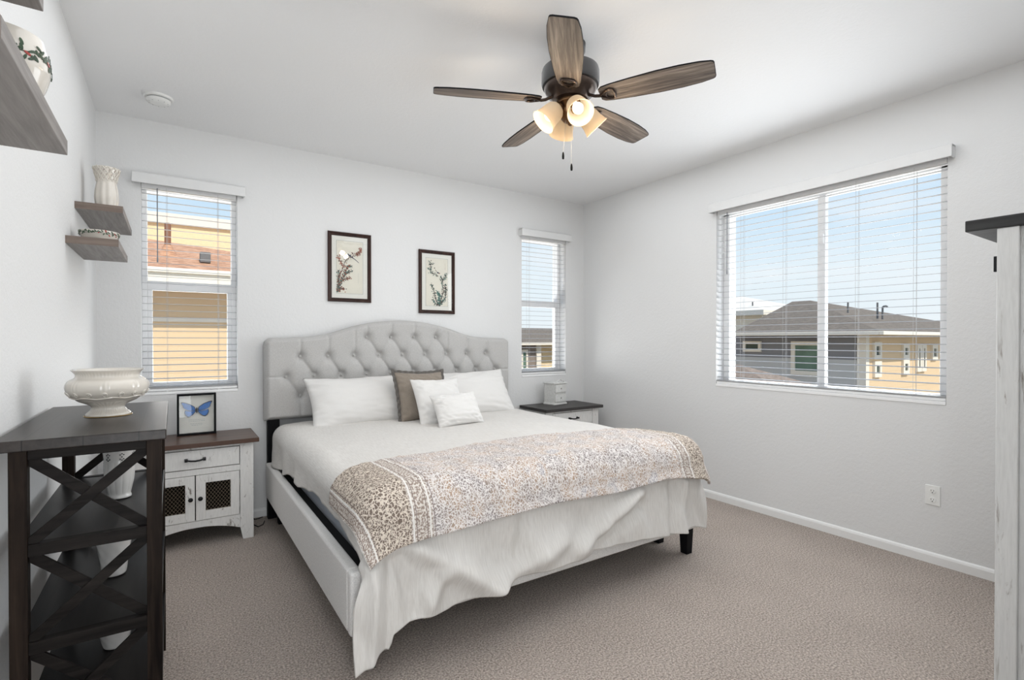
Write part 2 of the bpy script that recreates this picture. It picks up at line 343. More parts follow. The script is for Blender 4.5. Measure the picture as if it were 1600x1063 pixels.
# ------------------------------------------------------------------ mesh builder
def world_off(o):
    v = Vector((0, 0, 0))
    while o is not None:
        v += o.location; o = o.parent
    return v
class MB:
    def __init__(s): s.bm = bmesh.new(); s.uvs = None
    def add(s, verts, faces, mi=0):
        vs = [s.bm.verts.new(v) for v in verts]
        for f in faces:
            try:
                q = s.bm.faces.new([vs[i] for i in f]); q.material_index = mi
            except ValueError: pass
        return s
    def box(s, x0, x1, y0, y1, z0, z1, mi=0, mtx=None):
        v = [(x, y, z) for z in (z0, z1) for y in (y0, y1) for x in (x0, x1)]
        if mtx is not None: v = [mtx @ Vector(p) for p in v]
        return s.add(v, [(0, 2, 3, 1), (4, 5, 7, 6), (0, 1, 5, 4), (2, 6, 7, 3), (0, 4, 6, 2), (1, 3, 7, 5)], mi)
    def prism(s, pts, axis, a, b, mi=0, mtx=None):
        """closed outline pts (2-D) extruded along axis from a to b"""
        n = len(pts)
        def mk(p, t):
            q = [p[0], p[1]]; q.insert(axis, t); q = Vector(q)
            return mtx @ q if mtx is not None else q
        v = [mk(p, a) for p in pts] + [mk(p, b) for p in pts]
        f = [tuple(range(n)), tuple(range(2 * n - 1, n - 1, -1))] + [(i, i + n, (i + 1) % n + n, (i + 1) % n) for i in range(n)]
        return s.add(v, f, mi)
    def bar(s, p, q, w, t, up=(0, 0, 1), mi=0):
        p, q = Vector(p), Vector(q); d = (q - p); L = d.length; d.normalize()
        a = d.cross(Vector(up)).normalized(); b = a.cross(d)
        m = Matrix((a, d, b)).transposed().to_4x4(); m.translation = p
        return s.box(-w / 2, w / 2, 0, L, -t / 2, t / 2, mi, m)
    def lathe(s, prof, n=32, mtx=None, mi=0, cap=True, rfun=None):
        vs = []
        for j, (r, z) in enumerate(prof):
            for i in range(n):
                a = 2 * PI * i / n; rr = r * (rfun(a, z, r) if rfun else 1)
                vs.append(Vector((rr * math.cos(a), rr * math.sin(a), z)))
        fs = [(j * n + i, j * n + (i + 1) % n, (j + 1) * n + (i + 1) % n, (j + 1) * n + i) for j in range(len(prof) - 1) for i in range(n)]
        if cap:
            fs.append(tuple(range(n - 1, -1, -1))); fs.append(tuple((len(prof) - 1) * n + i for i in range(n)))
        if mtx is not None: vs = [mtx @ v for v in vs]
        return s.add(vs, fs, mi)
    def cyl(s, p, q, r, n=16, mi=0, r2=None):
        p, q = Vector(p), Vector(q); d = q - p
        m = d.to_track_quat('Z', 'Y').to_matrix().to_4x4(); m.translation = p
        return s.lathe([(r, 0), (r if r2 is None else r2, d.length)], n, m, mi)
    def ball(s, c, r, n=12, mi=0, sc=(1, 1, 1)):
        pr = [(max(1e-4, r * math.sin(PI * k / n)), -r * math.cos(PI * k / n)) for k in range(n + 1)]
        m = Matrix.Translation(c) @ Matrix.Diagonal((*sc, 1))
        return s.lathe(pr, 2 * n, m, mi)
    def tube(s, pts, r, n=8, mi=0):
        pts = [Vector(p) for p in pts]; vs = []
        for i, p in enumerate(pts):
            d = (pts[min(i + 1, len(pts) - 1)] - pts[max(i - 1, 0)]).normalized()
            a = d.orthogonal().normalized() if i == 0 else (s._a - s._a.dot(d) * d).normalized()
            s._a = a; b = d.cross(a)
            for k in range(n):
                t = 2 * PI * k / n; vs.append(p + r * (math.cos(t) * a + math.sin(t) * b))
        fs = [(j * n + k, j * n + (k + 1) % n, (j + 1) * n + (k + 1) % n, (j + 1) * n + k) for j in range(len(pts) - 1) for k in range(n)]
        fs += [tuple(range(n - 1, -1, -1)), tuple((len(pts) - 1) * n + k for k in range(n))]
        return s.add(vs, fs, mi)
    def build(s, name, mat, parent=None, bevel=0.0, smooth=False, seg=2, sub=0, origin=None):
        bmesh.ops.recalc_face_normals(s.bm, faces=s.bm.faces)
        off = world_off(parent) if parent is not None else Vector((0, 0, 0))
        if origin is None: origin = off
        origin = Vector(origin)
        bmesh.ops.translate(s.bm, verts=s.bm.verts, vec=-origin)
        me = bpy.data.meshes.new(name); s.bm.to_mesh(me); s.bm.free()
        for m in (mat if isinstance(mat, (list, tuple)) else [mat]): me.materials.append(m)
        if smooth:
            me.polygons.foreach_set('use_smooth', [True] * len(me.polygons))
        o = bpy.data.objects.new(name, me); COL.objects.link(o)
        if parent is not None: o.parent = parent
        o.location = origin - off
        if bevel:
            b = o.modifiers.new('bevel', 'BEVEL'); b.width = bevel; b.segments = seg; b.limit_method = 'ANGLE'; b.angle_limit = math.radians(40)
            b.harden_normals = False
        if smooth:
            try:
                me.set_sharp_from_angle(angle=math.radians(40))
            except Exception: pass
        if sub:
            b = o.modifiers.new('sub', 'SUBSURF'); b.levels = sub; b.render_levels = sub
        return o
def tag(o, label=None, cat=None, group=None, kind=None):
    if label: o['label'] = label
    if cat: o['category'] = cat
    if group: o['group'] = group
    if kind: o['kind'] = kind
    return o
def thing(name, loc, label, cat, group=None):
    o = bpy.data.objects.new(name, None); COL.objects.link(o); o.location = loc; o.empty_display_size = 0.1
    return tag(o, label, cat, group)
def copy_tree(o, parent=None):
    c = o.copy(); COL.objects.link(c)
    if parent is not None: c.parent = parent
    for ch in [x for x in bpy.data.objects if x.parent is o]: copy_tree(ch, c)
    return c
def grid_mesh(name, P, mat, parent=None, uv=None, smooth=True, closed_u=False, loc=None):
    """P: array (nv,nu,3)"""
    nv, nu = P.shape[:2]
    vs = P.reshape(-1, 3)
    off = world_off(parent) if parent is not None else Vector((0, 0, 0))
    if loc is not None: org = np.array(loc)
    else: org = np.array(off)
    vs = vs - org
    fs = [(j * nu + i, j * nu + (i + 1) % nu, (j + 1) * nu + (i + 1) % nu, (j + 1) * nu + i) for j in range(nv - 1) for i in range(nu if closed_u else nu - 1)]
    me = bpy.data.meshes.new(name); me.from_pydata(vs.tolist(), [], fs); me.update()
    if uv is not None:
        U = uv.reshape(-1, 2); l = me.uv_layers.new(name='UVMap')
        idx = np.empty(len(me.loops), dtype=np.int32); me.loops.foreach_get('vertex_index', idx)
        l.data.foreach_set('uv', U[idx].ravel())
    if smooth: me.polygons.foreach_set('use_smooth', [True] * len(me.polygons))
    me.materials.append(mat)
    o = bpy.data.objects.new(name, me); COL.objects.link(o)
    if parent is not None: o.parent = parent; o.location = Vector(org) - off
    elif loc is not None: o.location = loc
    return o

# ================================================================== ROOM SHELL
WT = 0.22
def struct(o): o['kind'] = 'structure'; return o
Z0W, Z1W = 0.930, 2.330
W1 = (-0.166, 0.393); W2 = (2.866, 3.425); W3 = (1.052, 2.531)
def wall_back():
    b = MB(); y0, y1 = D, D + WT
    xs = [XL - WT, W1[0], W1[1], W2[0], W2[1], XR + WT]
    for i in (0, 2, 4): b.box(xs[i], xs[i + 1], y0, y1, -0.2, ZC + 0.2)
    for w in (W1, W2):
        b.box(w[0], w[1], y0, y1, -0.2, Z0W); b.box(w[0], w[1], y0, y1, Z1W, ZC + 0.2)
    return struct(b.build('wall_back', M['wall']))
wall_back()
b = MB(); x0, x1 = XR, XR + WT
b.box(x0, x1, YF - WT, W3[0], -0.2, ZC + 0.2); b.box(x0, x1, W3[1], D, -0.2, ZC + 0.2)
b.box(x0, x1, W3[0], W3[1], -0.2, Z0W - 0.008); b.box(x0, x1, W3[0], W3[1], Z1W + 0.006, ZC + 0.2)
struct(b.build('wall_right', M['wall']))
struct(MB().box(XL - WT, XL, YF - WT, D, -0.2, ZC + 0.2).build('wall_left', M['wall']))
struct(MB().box(XL, 0.95, YF - WT, YF, -0.2, ZC + 0.2).box(0.95, XR, YF - WT, 0.0, -0.2, ZC + 0.2).build('wall_front', M['wall']))
struct(MB().box(XL, XR, YF, D, ZC, ZC + 0.2).build('ceiling', M['ceil']))
struct(MB().box(XL, XR, YF, D, -0.2, 0.0).build('floor', M['carpet']))
# baseboards with a rounded top edge
prof = [(0, 0), (0.014, 0), (0.014, 0.045), (0.010, 0.056), (0.004, 0.062), (0, 0.062)]
struct(MB().prism([(XR - p[0], p[1]) for p in prof], 1, 0.0, D - 0.014).build('baseboard_right', M['trim']))
struct(MB().prism([(D - p[0], p[1]) for p in prof], 0, XL, XR).build('baseboard_back', M['trim']))
struct(MB().prism([(XL + p[0], p[1]) for p in prof], 1, YF, D - 0.014).build('baseboard_left', M['trim']))

# ------------------------------------------------------------------ windows (single hung) and slider
def hung_window(idx, w):
    x0, x1 = w
    r = bpy.data.objects.new('window_%d' % idx, None); COL.objects.link(r); r.location = ((x0 + x1) / 2, D + 0.13, Z0W); r['kind'] = 'structure'
    f = MB(); ya, yb = D + 0.10, D + 0.19
    f.box(x0, x0 + 0.030, ya, yb, Z0W, Z1W).box(x1 - 0.028, x1, ya, yb, Z0W, Z1W)
    f.box(x0, x1, ya, yb, Z1W - 0.030, Z1W).box(x0, x1, ya, yb, Z0W, Z0W + 0.035)
    f.build('window_frame', M['vinyl'], r, bevel=0.003)
    # lower sash sits in front
    s = MB(); ya, yb = D + 0.105, D + 0.145; zm = 1.665
    s.box(x0 + 0.03, x0 + 0.058, ya, yb, Z0W + 0.075, zm - 0.032).box(x1 - 0.056, x1 - 0.028, ya, yb, Z0W + 0.075, zm - 0.032)
    s.box(x0 + 0.03, x1 - 0.028, ya, yb, zm - 0.032, zm + 0.030).box(x0 + 0.03, x1 - 0.028, ya, yb, Z0W + 0.03, Z0W + 0.075)
    so = s.build('lower_sash', M['vinyl'], r, bevel=0.003)
    MB().box(x0 + 0.05, x1 - 0.05, D + 0.124, D + 0.128, Z0W + 0.07, zm - 0.03).build('lower_glass', M['glass'], r)
    MB().box(x0 + 0.03, x1 - 0.028, D + 0.165, D + 0.169, zm, Z1W - 0.03).build('upper_glass', M['glass'], r)
    u = MB(); u.box(x0 + 0.03, x1 - 0.028, D + 0.15, D + 0.18, zm - 0.02, zm + 0.035)
    u.build('meeting_rail', M['vinyl'], r, bevel=0.003)
    MB().box(x0 + 0.001, x1 - 0.001, D - 0.005, D + 0.10, Z0W, Z0W + 0.018).build('window_sill', M['vinyl'], r, bevel=0.002)
    MB().box((x0 + x1) / 2 - 0.03, (x0 + x1) / 2 + 0.03, D + 0.09, D + 0.106, zm + 0.010, zm + 0.018).build('sash_lock', M['vinyl'], r, bevel=0.002)
    return r
hung_window(1, W1); hung_window(2, W2)
r = bpy.data.objects.new('window_3', None); COL.objects.link(r); r.location = (XR + 0.13, 1.79, Z0W); r['kind'] = 'structure'
y0, y1 = W3; za, zb = Z0W - 0.008, Z1W + 0.006; f = MB(); xa, xb = XR + 0.10, XR + 0.19
f.box(xa, xb, y0, y0 + 0.060, za, zb).box(xa, xb, y1 - 0.050, y1, za, zb).box(xa, xb, y0, y1, zb - 0.035, zb).box(xa, xb, y0, y1, za, za + 0.05)
f.build('window_frame', M['vinyl'], r, bevel=0.003)
MB().box(XR + 0.105, XR + 0.15, 1.752, 1.790, za + 0.03, zb - 0.03).build('sliding_stile', M['vinyl'], r, bevel=0.003)
MB().box(XR + 0.145, XR + 0.18, 1.785, 1.822, za + 0.03, zb - 0.03).build('fixed_stile', M['vinyl'], r, bevel=0.003)
MB().box(XR + 0.150, XR + 0.154, 1.80, y1 - 0.045, za + 0.04, zb - 0.03).build('fixed_glass', M['glass'], r)
MB().box(XR + 0.125, XR + 0.129, y0 + 0.05, 1.77, za + 0.04, zb - 0.03).build('sliding_glass', M['glass'], r)
MB().box(XR - 0.005, XR + 0.10, y0 + 0.001, y1 - 0.001, za, za + 0.020).build('window_sill', M['vinyl'], r, bevel=0.002)
MB().box(XR + 0.088, XR + 0.105, 1.758, 1.778, 1.96, 2.03).build('sash_lock', M['vinyl'], r, bevel=0.002)

# ------------------------------------------------------------------ blinds
def make_blind(name_label, tilt, width, horizontal_x, zlo, zhi, ladders, wandpos, val_over, group):
    """built along local x, local y points into the wall; placed by rotation"""
    r = thing('window_blind', (0, 0, 0), name_label, 'blind', group)
    hw = width / 2
    vp = [(-0.060, zhi - 0.018), (-0.060, zhi + 0.045), (-0.052, zhi + 0.055), (0.0, zhi + 0.055), (0.0, zhi + 0.040), (-0.046, zhi + 0.040), (-0.046, zhi - 0.018)]
    v = MB(); v.prism(vp, 0, -hw - val_over, hw + val_over)
    for s in (-1, 1):
        a, c = sorted((s * (hw + val_over), s * (hw + val_over - 0.01)))
        v.box(a, c, -0.055, 0.0, zhi - 0.018, zhi + 0.05)
    v.build('valance', M['valance'], r, bevel=0.003)
    MB().box(-hw + 0.004, hw - 0.004, 0.005, 0.055, zhi - 0.035, zhi - 0.003).build('head_rail', M['slat'], r, bevel=0.002)
    s = MB(); n = int((zhi - 0.05 - (zlo + 0.05)) / 0.0455)
    for k in range(n + 1):
        z = zhi - 0.065 - k * 0.0455
        if z < zlo + 0.045: break
        pts = [(0.012 + 0.037 * t, z + (t - 0.5) * 0.037 * math.tan(math.radians(tilt)) + 0.0012 * math.sin(PI * t)) for t in (0, .25, .5, .75, 1)]
        pts += [(p[0], p[1] - 0.0018) for p in reversed(pts)]
        s.prism(pts, 0, -hw + 0.004, hw - 0.004)
    for k in range(3):
        z = zlo + 0.040 + 0.0034 * k
        s.box(-hw + 0.004, hw - 0.004, 0.006, 0.056, z, z + 0.0028)
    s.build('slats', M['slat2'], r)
    MB().box(-hw + 0.003, hw - 0.003, 0.004, 0.058, zlo + 0.021, zlo + 0.038).build('bottom_rail', M['slat'], r, bevel=0.003)
    for lx in ladders:
        c = MB()
        for yy in (0.005, 0.057): c.cyl((lx, yy, zlo + 0.03), (lx, yy, zhi - 0.02), 0.0009, 5)
        c.cyl((lx + 0.006, 0.03, zlo + 0.03), (lx + 0.006, 0.03, zhi - 0.02), 0.0008, 5)
        c.build('ladder_cord', M['cord'], r)
        MB().cyl((lx, 0.0, zlo + 0.018), (lx, 0.006, zlo + 0.018), 0.005, 8).build('cord_button', M['slat'], r)
    if wandpos is not None:
        w = MB(); w.cyl((wandpos, -0.006, zhi - 0.03), (wandpos, -0.006, zhi - 0.50), 0.0032, 8).cyl((wandpos, -0.006, zhi - 0.49), (wandpos, -0.006, zhi - 0.52), 0.0045, 8)
        w.build('tilt_wand', M['wand'], r)
    return r
bl = make_blind('white slat blind over the left window with a dark hanging wand', 5, W1[1] - W1[0], True, Z0W, Z1W, (-0.14, 0.16), -0.19, 0.045, 'white horizontal blinds in the windows')
bl.location = ((W1[0] + W1[1]) / 2, D, 0)
bl = make_blind('white slat blind over the narrow window near the room corner', 5, W2[1] - W2[0], True, Z0W, Z1W, (-0.18, 0.18), None, 0.035, 'white horizontal blinds in the windows')
bl.location = ((W2[0] + W2[1]) / 2, D, 0)
bl = make_blind('wide white slat blind over the large window on the right wall', 5, W3[1] - W3[0], True, Z0W - 0.008, Z1W + 0.006, (-0.53, -0.2, 0.27, 0.58), -0.64, 0.035, 'white horizontal blinds in the windows')
bl.rotation_euler = (0, 0, -PI / 2); bl.location = (XR, (W3[0] + W3[1]) / 2, 0)

# ================================================================== BED
def build_bed():
    r = thing('upholstered_bed', (1.60, 3.0, 0.0), 'grey upholstered king bed frame with tufted arched headboard', 'bed')
    # --- headboard
    xs = np.linspace(0.552, 2.645, 330); zb = 0.712
    kx = np.array([0, .40, .47, .55, .65, .76, .90, 1.0478]); kz = np.array([1.457, 1.405, 1.388, 1.362, 1.330, 1.314, 1.310, 1.306])
    tz = np.interp(np.abs(xs - 1.5985), np.array([0, .10, .20, .30, .40, .47, .55, .65, .76, .90, 1.05]), np.array([1.457, 1.453, 1.442, 1.425, 1.402, 1.380, 1.352, 1.327, 1.316, 1.311, 1.308]))
    kernel = np.hanning(31); kernel /= kernel.sum()
    tz = np.convolve(np.pad(tz, 15, 'edge'), kernel, 'valid')
    cr = 0.055
    dl = np.minimum(xs - xs[0], xs[-1] - xs)
    m_ = dl < cr
    tz[m_] -= cr - np.sqrt(np.maximum(cr ** 2 - (cr - dl[m_]) ** 2, 0))
    nz_ = 150
    T = np.linspace(0, 1, nz_)
    X = np.tile(xs, (nz_, 1)); Z = zb + (tz - zb)[None, :] * T[:, None]
    rows = [(1.318, 1.2935, 4), (1.173, 0.794, 9), (1.024, 0.694, 10), (0.880, 0.794, 9)]
    btn = [[(x0 + 0.1999 * i, z) for i in range(n)] for z, x0, n in rows]
    def segd(ax, az, bx, bz):
        dx, dz = bx - ax, bz - az; L2 = dx * dx + dz * dz
        t = np.clip(((X - ax) * dx + (Z - az) * dz) / L2, 0, 1)
        return np.hypot(X - ax - t * dx, Z - az - t * dz)
    H = np.full(X.shape, 0.050)
    for row, nxt in zip(btn, btn[1:]):
        for (x, z) in row:
            for (x2, z2) in nxt:
                if abs(abs(x - x2) - 0.1) < 0.02:
                    w = 0.017 if x2 > x else 0.007
                    d = segd(x, z, x2, z2)
                    H -= w * np.exp(-(d / (0.010 if x2 > x else 0.014)) ** 1.2) + 0.004 * np.exp(-(d / 0.035) ** 2)
    def pleat(x, z, ztop, w=0.010):
        nonlocal H
        H -= w * np.exp(-(segd(x, z, x, ztop) / 0.009) ** 1.4)
    for (x, z) in btn[0]: pleat(x, z, 1.47)
    for (x, z) in btn[1]:
        if abs(x - 1.6) > 0.35: pleat(x, z, 1.40)
    for (x, z) in btn[3]: pleat(x, z, 0.70)
    for sx, row in ((0, btn[2]),):
        H -= 0.007 * np.exp(-(segd(row[0][0], row[0][1], 0.54, row[0][1] + .002) / 0.008) ** 1.4)
        H -= 0.007 * np.exp(-(segd(row[-1][0], row[-1][1], 2.66, row[-1][1] + .002) / 0.008) ** 1.4)
    allb = [p for row in btn for p in row]
    for (x, z) in allb:
        d = np.hypot(X - x, Z - z); H -= 0.010 * np.exp(-(d / 0.011) ** 2) + 0.030 * np.exp(-(d / 0.017) ** 1.4) + 0.016 * np.exp(-(d / 0.045) ** 2)
    # global plumpness and rolled border
    edge = np.minimum(np.minimum(X - xs[0], xs[-1] - X), np.minimum((tz[None, :] - Z), Z - zb))
    roll = 1 - np.clip(1 - edge / 0.035, 0, 1) ** 2.2
    H = np.maximum(H, 0.008) * roll
    Y = 4.052 - H
    back = np.stack([X[:, :], np.full_like(X, 4.10), Z], -1)
    P = np.stack([X, Y, Z], -1)
    # front
    hb = grid_mesh('headboard', P, M['headfab'], r)
    # shell (rim + back) joined into same mesh
    bm = bmesh.new(); bm.from_mesh(hb.data); bm.verts.ensure_lookup_table()
    off = np.array(world_off(r))
    nu = len(xs)
    ring = list(range(nu)) + [j * nu + nu - 1 for j in range(1, nz_)] + [(nz_ - 1) * nu + i for i in range(nu - 2, -1, -1)] + [j * nu for j in range(nz_ - 2, 0, -1)]
    bk = []
    front = [bm.verts[i] for i in ring]
    bk = [bm.verts.new((v.co.x, 4.112 - off[1], v.co.z)) for v in front]
    for k in range(len(ring)):
        k2 = (k + 1) % len(ring)
        bm.faces.new((front[k], front[k2], bk[k2], bk[k])).smooth = True
    bm.faces.new(bk)
    bmesh.ops.recalc_face_normals(bm, faces=bm.faces); bm.to_mesh(hb.data); bm.free()
    for (x, z) in allb:
        MB().ball((x, 4.052 - 0.014, z), 0.0085, 6, sc=(1, 0.6, 1)).build('tuft_button', M['headfab'], hb, smooth=True)
    # --- rails
    RZ0, RZ1 = 0.168, 0.415
    for nm, x0, x1 in (('side_rail', 0.555, 0.605), ('side_rail', 2.592, 2.642)):
        MB().box(x0, x1, 1.975, 4.02, RZ0, RZ1).build(nm, M['railfab'], r, bevel=0.014, seg=4)
    MB().box(0.555, 2.642, 1.928, 1.978, RZ0, RZ1).build('foot_rail', M['railfab'], r, bevel=0.014, seg=4)
    for x in (0.612, 2.585): MB().box(x - 0.040, x + 0.040, 4.035, 4.095, 0.0, 0.73).build('headboard_post', M['black'], r, bevel=0.004)
    for x, y in ((0.64, 1.995), (2.60, 1.995), (1.6, 3.1), (2.59, 2.20), (2.60, 3.9), (0.64, 3.9)):
        MB().lathe([(0.034, 0), (0.043, RZ0)], 4, Matrix.Translation((x, y, 0)) @ Matrix.Rotation(PI / 4, 4, 'Z')).build('leg', M['black'], r, bevel=0.003)
    MB().box(0.606, 2.591, 1.979, 4.03, 0.20, 0.320).build('platform_base', M['darkcloth'], r)
    return r
bed = build_bed()
tag(MB().box(0.672, 2.528, 2.02, 3.985, 0.322, 0.585).build('mattress', M['mattress'], bevel=0.06, seg=5, smooth=True, origin=(1.6, 3.0, 0.374)),
    'pale blue mattress seen between comforter and bed rail', 'mattress')

# --- drape mapping shared by comforter and quilt
IXL, IXR, IY0, TOP, RR = 0.695, 2.505, 1.965, 0.690, 0.100
def drape(a, b, off=0.0, fold=1.0):
    a = np.asarray(a, float); b = np.asarray(b, float)
    ex = np.where(a < IXL, IXL - a, np.where(a > IXR, a - IXR, 0.0)); sx = np.where(a < IXL, -1.0, 1.0)
    ey = np.maximum(IY0 - b, 0.0)
    d = np.hypot(ex, ey); dd = np.maximum(d, 1e-9)
    cx, cy = sx * ex / dd, -ey / dd
    R = RR
    q = R * PI / 2
    ang = np.minimum(d, q) / R
    out = (R + off) * np.sin(ang); dn = R - (R + off) * np.cos(ang)
    hang = np.maximum(d - q, 0)
    corner = np.minimum(ex, ey) / np.maximum(np.maximum(ex, ey), 1e-6) * (hang > 0)
    fl = np.where(ex > ey, 0.02, 0.05)
    out = out + fl * hang
    dn = dn + hang * np.sqrt(1 - np.minimum(fl, .5) ** 2)
    bx = np.clip(a, IXL, IXR); by = np.maximum(b, IY0)
    x = bx + cx * out; y = by + cy * out; z = TOP - dn
    w = np.clip((ey - 0.14) / 0.24, 0, 1); w = w * w * (3 - 2 * w) * (ex > 0)
    x = x * (1 - w) + w * (bx + sx * 0.60 * ex)
    y = y * (1 - w) + w * (IY0 - R - off - 0.05 * np.maximum(ey - q, 0))
    z = z * (1 - w) + w * (TOP - R - np.maximum(ey - q, 0) - 0.22 * ex)
    cx = cx * (1 - w); cy = cy * (1 - w) - w
    return x, y, z, cx, cy, hang, d
def folds(a, b, x, y, z, hang, d, amp=1.0):
    """outward displacement and vertical puffiness from coherent noise"""
    n = a.size; o1 = np.empty(n); o2 = np.empty(n)
    xf, yf, zf, hf, df = x.ravel(), y.ravel(), z.ravel(), hang.ravel(), d.ravel()
    for i in range(n):
        h = hf[i]
        slant = xf[i] + 0.55 * (zf[i] - 0.5)
        f = noise.noise((slant * 4.2 + 3.1, yf[i] * 4.2, zf[i] * 1.6)) * 0.8 + noise.noise((slant * 10 + 7, yf[i] * 10, zf[i] * 2.6)) * 0.30
        g = noise.noise((xf[i] * 3.0, yf[i] * 3.0, 1.7)) * 0.012 + noise.noise((xf[i] * 9.0, yf[i] * 6.0, 4.7)) * 0.004
        o1[i] = f * min(1, h / 0.20) * 0.062 * amp
        o2[i] = g
    return o1.reshape(a.shape), o2.reshape(a.shape)

def comforter():
    na, nb = 250, 210
    u = np.linspace(0, 1, na); v = np.linspace(0, 1, nb)
    U, V = np.meshgrid(u, v)
    exr = 0.20
    hx = np.array([.53, .60, .665, .685, .76, .93, 1.08, 1.24, 1.5, 1.77, 2.05, 2.3, 2.47, 2.6]); hz = np.array([.15, .155, .135, .185, .205, .205, .225, .255, .25, .252, .25, .225, .215, .225])
    yy = np.where(np.arange(nb)[:, None] < 80, IY0, IY0 + (np.arange(nb)[:, None] - 80) / (nb - 81) * (3.985 - IY0)) + 0 * U
    exl = np.interp(yy, [1.965, 2.3, 2.7, 3.1, 3.5, 3.9], [.26, .235, .235, .265, .30, .335])
    exl = exl + 0.008 * np.sin(yy * 11.0) + 0.005 * np.sin(yy * 27 + 1)
    a = (IXL - exl) + U * ((IXR + exr) - (IXL - exl))
    eyf = RR * PI / 2 + (TOP - RR - np.interp(a, hx, hz)) / 0.998
    nf = 80; V2 = np.arange(nb)
    b = np.where(V2[:, None] < nf, IY0 - eyf * (1 - V2[:, None] / nf), IY0 + (V2[:, None] - nf) / (nb - 1 - nf) * (3.985 - IY0))
    x, y, z, cx, cy, hang, d = drape(a, b)
    o1, o2 = folds(a, b, x, y, z, hang, d)
    # explicit sweeping folds on the foot face
    def ridge(x0, z0, x1, z1, w, h):
        dx, dz = x1 - x0, z1 - z0; L2 = dx * dx + dz * dz
        t = np.clip(((x - x0) * dx + (z - z0) * dz) / L2, 0, 1)
        dist = np.hypot(x - x0 - t * dx, z - z0 - t * dz)
        return h * np.exp(-(dist / w) ** 2) * (cy < -0.5) * np.clip(hang / 0.1, 0, 1)
    o1 = o1 + 1.9 * (ridge(0.80, 0.47, 1.15, 0.24, 0.05, 0.030) - ridge(0.74, 0.44, 0.80, 0.22, 0.04, 0.022) + ridge(1.62, 0.30, 2.02, 0.50, 0.05, 0.026) - ridge(1.75, 0.28, 2.05, 0.42, 0.035, 0.018) + ridge(0.9, 0.34, 0.78, 0.16, 0.04, 0.02) - ridge(2.3, 0.5, 2.28, 0.2, 0.03, 0.014) + ridge(2.40, 0.5, 2.38, 0.2, 0.03, 0.012) + ridge(1.15, 0.24, 1.5, 0.36, 0.05, 0.02) - ridge(1.30, 0.52, 1.28, 0.34, 0.03, 0.012) + ridge(0.62, 0.45, 0.60, 0.12, 0.022, 0.016) - ridge(0.68, 0.45, 0.665, 0.12, 0.02, 0.012))
    o1 = np.clip(o1, -0.030, 0.08)
    # keep it outside the rails
    x = x + cx * o1; y = y + cy * o1
    top = np.clip(1 - d / 0.12, 0, 1)
    ctr = np.exp(-((a - 1.6) / 0.75) ** 4)
    z = z + o2 * top * 1.0 + 0.012 * ctr * top
    # small stitched puckers
    P = np.stack([x, y, z], -1)
    # clearance from rails: any point below rail top must stay outside
    low = P[..., 2] < 0.43
    P[..., 1] = np.where(low & (P[..., 1] > 1.895) & (P[..., 1] < 2.0) & (d > 0) & (cy < -0.7), 1.895, P[..., 1])
    P[..., 2] = np.maximum(P[..., 2], 0.012)
    o = grid_mesh('comforter', P, M['comf'], None, np.stack([a, b], -1), loc=(1.6, 3.0, 0.6))
    md = o.modifiers.new('thick', 'SOLIDIFY'); md.thickness = 0.012; md.offset = -1
    tag(o, 'ivory comforter spread over the bed and hanging to the carpet at its foot', 'comforter')
    return o
comforter()

def quilt():
    na, nb = 280, 90
    u = np.linspace(0, 1, na); v = np.linspace(0, 1, nb)
    U, V = np.meshgrid(u, v)
    aL, aR = IXL - 0.170, IXR + 0.165
    a = aL + U * (aR - aL)
    yb = 2.37 + 0.07 * np.exp(-((a - 1.6) / 0.55) ** 2) + 0.01 * np.sin(a * 9) - 0.10 * np.clip((0.75 - a) / 0.3, 0, 1) - 0.06 * np.clip((a - 2.3) / 0.4, 0, 1)
    yf = IY0 - 0.205 - 0.008 * np.sin(a * 7 + 1) - 0.035 * np.clip((a - 2.2) / 0.3, 0, 1) - 0.035 * np.clip((0.95 - a) / 0.3, 0, 1)
    b = yf + V * (yb - yf)
    x, y, z, cx, cy, hang, d = drape(a, b, 0.022)
    o1, o2 = folds(a, b, x, y, z, hang, d, 1.0)
    x = x + cx * (np.clip(o1, -0.02, 0.06) + 0.006 + 0.03 * np.clip(hang / 0.1, 0, 1)); y = y + cy * (np.clip(o1, -0.02, 0.06) + 0.006 + 0.03 * np.clip(hang / 0.1, 0, 1))
    top = np.clip(1 - d / 0.12, 0, 1)
    ctr = np.exp(-((a - 1.6) / 0.75) ** 4)
    pk = np.array([noise.noise((p * 26, q * 26, 3.3)) + 0.5 * noise.noise((p * 55, q * 55, 9.3)) for p, q in zip(a.ravel(), b.ravel())]).reshape(a.shape)
    bulge = 0.014 * np.sin(np.clip(V, 0, 1) * PI) ** 0.5
    z = z + (o2 + 0.012 * ctr + bulge) * top + 0.0045 * pk * np.clip(1 - d / 0.3, 0.2, 1) + 0.004 * top
    x = x + cx * 0.004 * pk; y = y + cy * 0.004 * pk
    P = np.stack([x, y, z], -1)
    uu = (U * QW); vv = b - 1.6
    o = grid_mesh('quilt', P, M['quilt'], None, np.stack([uu, vv], -1), loc=(1.6, 2.2, 0.7))
    md = o.modifiers.new('thick', 'SOLIDIFY'); md.thickness = 0.014; md.offset = -1
    tag(o, 'patterned beige quilt folded across the foot of the bed over the comforter', 'quilt')
quilt()

